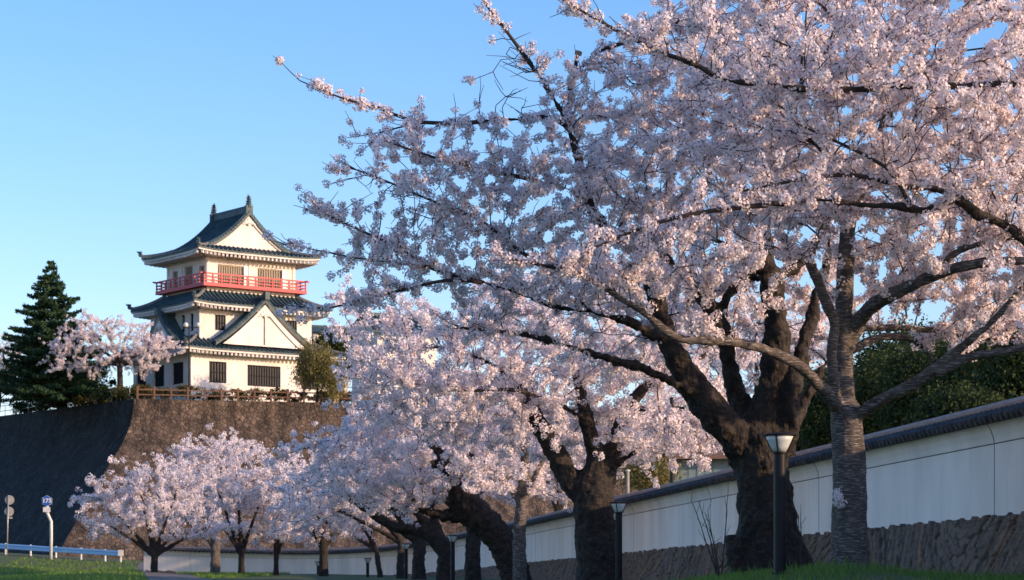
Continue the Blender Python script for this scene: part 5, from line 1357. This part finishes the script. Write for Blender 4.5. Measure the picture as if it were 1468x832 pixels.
for x, y, r in ((13.5, 717, 0.34), (13, 733.5, 0.34)):
    c = px2(x, y); v = []; 
    for yy in (0.05, 0.08):
        for k in range(20): v.append((c[0]+r*math.cos(2*math.pi*k/20), yy, c[1]+r*math.sin(2*math.pi*k/20)))
    mb = MB(); mb.add(v, [tuple(range(20)), tuple(range(39, 19, -1))]+[(k, k+20, (k+1) % 20+20, (k+1) % 20) for k in range(20)])
    for dz in (-0.12, 0.12): mb.box((c[0], 0.045, c[1]+dz), (0.3, 0.02, 0.04))
    mb.build('disc', M['sign_back'], sg)
mb = MB(); c = px2(13.5, 742.5); mb.box((c[0], 0.06, c[1]), (0.4, 0.03, 0.14)); mb.build('small_plate', M['sign_back'], sg)

# ------------------------------------------------------------------ behind the wall
def house():
    Yh = 128.0; x0, x1 = (940-734)/F*Yh, (1120-734)/F*Yh; z0 = hgt(x0, Yh); zE = (HZ-648)/F*Yh; cx = (x0+x1)/2
    o = empty('house', (cx, Yh+4, 0), math.radians(-3)); tag(o, 'grey green clad house with brown roof behind the wall, left of the thickest trunk', 'house')
    L = x1-x0
    mb = MB(); mb.box((0, 0, (z0+zE)/2-0.2), (L, 8, zE-z0+0.4))
    for i in range(int(L/0.45)): mb.box((-L/2+0.2+i*0.45, -4.01, (z0+zE)/2), (0.03, 0.03, zE-z0-0.1))
    mb.build('wall', M['teal'], o)
    mb = MB()
    for s in (-1, 1): mb.add([(-L/2-.6, s*4.8, zE-.25), (L/2+.6, s*4.8, zE-.25), (L/2+.6, 0, zE+1.9), (-L/2-.6, 0, zE+1.9), (-L/2-.6, s*4.8, zE-.42), (L/2+.6, s*4.8, zE-.42)], [(0, 1, 2, 3), (0, 4, 5, 1)])
    for s in (-1, 1): mb.add([(s*L/2, -4, zE-.1), (s*L/2, 4, zE-.1), (s*L/2, 0, zE+1.7)], [(0, 1, 2)])
    mb.build('roof', M['brown_roof'], o)
    wx = (1000-734)/F*Yh-cx; wz = (HZ-654)/F*Yh
    mb = MB(); mb.box((wx, -4.03, wz), (1.1, 0.06, 0.45)); wnn = mb.build('window', M['dark_glass'], o)
    mb = MB()
    for dz in (-0.26, 0.26): mb.box((wx, -4.05, wz+dz), (1.25, 0.1, 0.07))
    for dx in (-0.6, 0, 0.6): mb.box((wx+dx, -4.05, wz), (0.05, 0.1, 0.5))
    mb.build('frame', M['white_metal'], wnn)
house()
Yp = 112.0; b = base_at(963, Yp)
ul = empty('utility_pole', b); tag(ul, 'dark slim pole with a short crossarm behind the wall, seen through blossoms', 'utility pole')
zt_ = (HZ-570)/F*Yp-b[2]
mb = MB(); mb.tube([(0, 0, -.1), (0, 0, zt_)], [0.11, 0.085], 10); mb.build('pole', M['black_metal'], ul)
mb = MB(); mb.beam((-0.6, 0, zt_-.5), (0.6, 0, zt_-.5), 0.1, 0.12); mb.build('crossarm', M['black_metal'], ul)
for x in (-0.5, -0.3, 0.45): mb = MB(); mb.lathe([(0.04, 0), (0.07, 0.08), (0.04, 0.22)], (x, 0, zt_-.8), 8); mb.build('insulator', M['black_metal'], ul)
b = base_at(900, 108); zt_ = (HZ-676)/F*108-b[2]
o = empty('white_post', b); tag(o, 'short white round post behind the wall left of the house', 'post')
mb = MB(); mb.tube([(0, 0, -.1), (0, 0, zt_)], 0.075, 12); mb.build('post_body', M['concrete'], o); mb = MB(); mb.lathe([(0.11, 0), (0.11, .05), (0.02, .1)], (0, 0, zt_), 12); mb.build('cap', M['white_metal'], o)
broad('broadleaf_tree', 'brown budding bush behind the wall beside the white post', base_at(930, 116), 4, [HX(925, 680, 116, 38, 22, 1.6)], 4000, 0.10, M['leaf_olive'], 80, None, 'bush', 0.08)
broad('broadleaf_tree', 'brownish tree behind the house roof, seen through blossoms', base_at(1010, 140), 8, [HX(1000, 610, 140, 60, 34, 2.5), HX(960, 590, 140, 40, 24, 2)], 6000, 0.12, M['leaf_olive'], 81)
fl = ['evergreen directly behind the thickest trunk and beyond the wall', 'evergreen beyond the wall between the two nearest trunks', 'evergreen beyond the wall just right of the slim ringed trunk', 'evergreen beyond the wall under the long right bough',
      'evergreen beyond the wall near the right photo edge', 'evergreen beyond the wall at the very right edge', 'taller evergreen rising behind the right boughs', 'taller evergreen behind the middle of the dark grove', 'yellowish evergreen low at the foot of the grove']
for i, (x, y, Y, rx, ry) in enumerate([(1150, 600, 92, 45, 60), (1200, 590, 88, 50, 60), (1262, 575, 84, 55, 70), (1330, 560, 80, 60, 75), (1400, 545, 76, 60, 75), (1475, 530, 72, 65, 80), (1440, 500, 90, 80, 60), (1300, 520, 95, 80, 60), (1380, 600, 70, 60, 40)]):
    b = base_at(x, Y)
    broad('evergreen_tree', fl[i], b, 6, [HX(x, y, Y, rx, ry, 1.6), HX(x+rx*.4, y+ry*.5, Y, rx*.7, ry*.6, 1.4), HX(x-rx*.4, y+ry*.4, Y, rx*.7, ry*.6, 1.4)], 20000, 0.085, M['leaf_dark'], 90+i, 'evergreens in the grove beyond the wall', 'evergreen tree', 0.14, 1.4, 0, 0.4)

# ------------------------------------------------------------------ foreground details
def grass():
    rr = np.random.default_rng(9); V = []
    n = 42000
    X = rr.uniform(-1.0, 8.8, n); Y = rr.uniform(27, 40, n)
    keep_ = np.array([mnoise.noise(Vector((a*0.7, b*0.7, 3)))+rr.normal()*0.25 > -0.2 for a, b in zip(X, Y)]); X = X[keep_]; Y = Y[keep_]
    Zg = np.array([hgt(a, b) for a, b in zip(X, Y)])-0.01
    n = len(X); h = rr.uniform(0.05, 0.15, n)*(1+0.7*(rr.uniform(size=n) > 0.93)); a = rr.uniform(0, 6.28, n); w_ = rr.uniform(0.003, 0.007, n)
    dx, dy = np.cos(a), np.sin(a); ln = rr.uniform(0.1, 0.6, n)*h; b = rr.uniform(0, 6.28, n)
    p = np.stack([X, Y, Zg], 1); s = np.stack([dx*w_, dy*w_, 0*w_], 1); t = np.stack([np.cos(b)*ln, np.sin(b)*ln, h], 1)
    V = np.stack([p-s, p+s, p+t*0.6+s*0.6+np.array([0, 0, 0.02]), p+t], 1).reshape(-1, 3)
    o = np_mesh('grass', V, np.arange(len(V)).reshape(-1, 4), [M['grass']]); o['kind'] = 'stuff'; tag(o, 'short green grass on the bank round the nearest trunks', 'grass')
    n = 30000; X = rr.uniform(-34, -14, n); Y = rr.uniform(96, 166, n); 
    m_ = np.abs(X-np.interp(Y, [100, 128, 150, 166], [-14, -18.6, -22.6, -24.8])) > 1.35; X = X[m_]; Y = Y[m_]; n = len(X)
    Zg = np.array([hgt(a, b) for a, b in zip(X, Y)]); h = rr.uniform(0.05, 0.2, n); w_ = 0.03
    p = np.stack([X, Y, Zg-0.02], 1); a = rr.uniform(0, 6.28, n); s = np.stack([np.cos(a)*w_, np.sin(a)*w_, 0*a], 1); t = np.stack([rr.normal(size=n)*0.05, rr.normal(size=n)*0.05, h], 1)
    V = np.stack([p-s, p+s, p+t+s*.3, p+t-s*.3], 1).reshape(-1, 3)
    o = np_mesh('grass_bank', V, np.arange(len(V)).reshape(-1, 4), [M['grass']]); o['kind'] = 'stuff'; tag(o, 'grass on the low bank beside the path at lower left', 'grass')
grass()
# bare shoots sprouting beside the thick trunk
def shoots(x, y, Y, n, h, seed, label):
    rr = np.random.default_rng(seed); c = Vector(P(x, y, Y)); g = hgt(c.x, c.y)
    o = empty('bare_sapling', (c.x, c.y, g-0.02)); tag(o, label, 'sapling', 'bare shoots beside the thickest trunk'); mb = MB()
    for i in range(n):
        a = rr.uniform(-.5, .5); p = Vector((0, 0, 0)); pts = [p.copy()]; d = Vector((math.sin(a)*.5+rr.normal()*.08, rr.normal()*.12, 1)).normalized(); L = h*rr.uniform(.6, 1.1)/6
        for k in range(6):
            d = (d+Vector((rr.normal()*.06, rr.normal()*.06, .05))).normalized(); p = p+d*L; pts.append(p.copy())
            if k > 1 and rr.uniform() < .8:
                e = (d+Vector((rr.normal()*.7, rr.normal()*.5, .1))).normalized(); mb.tube([p.copy(), p+e*L*.5, p+e*L*.9+Vector((0, 0, .02))], [.005, .004, .003], 4)
        mb.tube(pts, [.013, .012, .010, .009, .007, .006, .004], 5)
    mb.build('stem', M['twig'], o); return o
shoots(1033, 822, 34.6, 5, 1.25, 1, 'cluster of bare upright shoots left of the thickest trunk')
shoots(1150, 822, 35.2, 2, 1.45, 2, 'few bare thin shoots right of the thickest trunk')
# tuft of blossom sprouting from the ringed trunk
rr = np.random.default_rng(5); c = np.array(P(1203, 712, YA-0.33)); C_ = c+rr.normal(size=(14, 3))*np.array([0.035, 0.03, 0.075])
rootA = [o for o in col.objects if o.name == 'cherry_tree'][0]
blossom_mesh(C_, 'near', rootA, rr, (0.6, 0.9), 'blossom_tuft')
print('objects', len(col.objects))
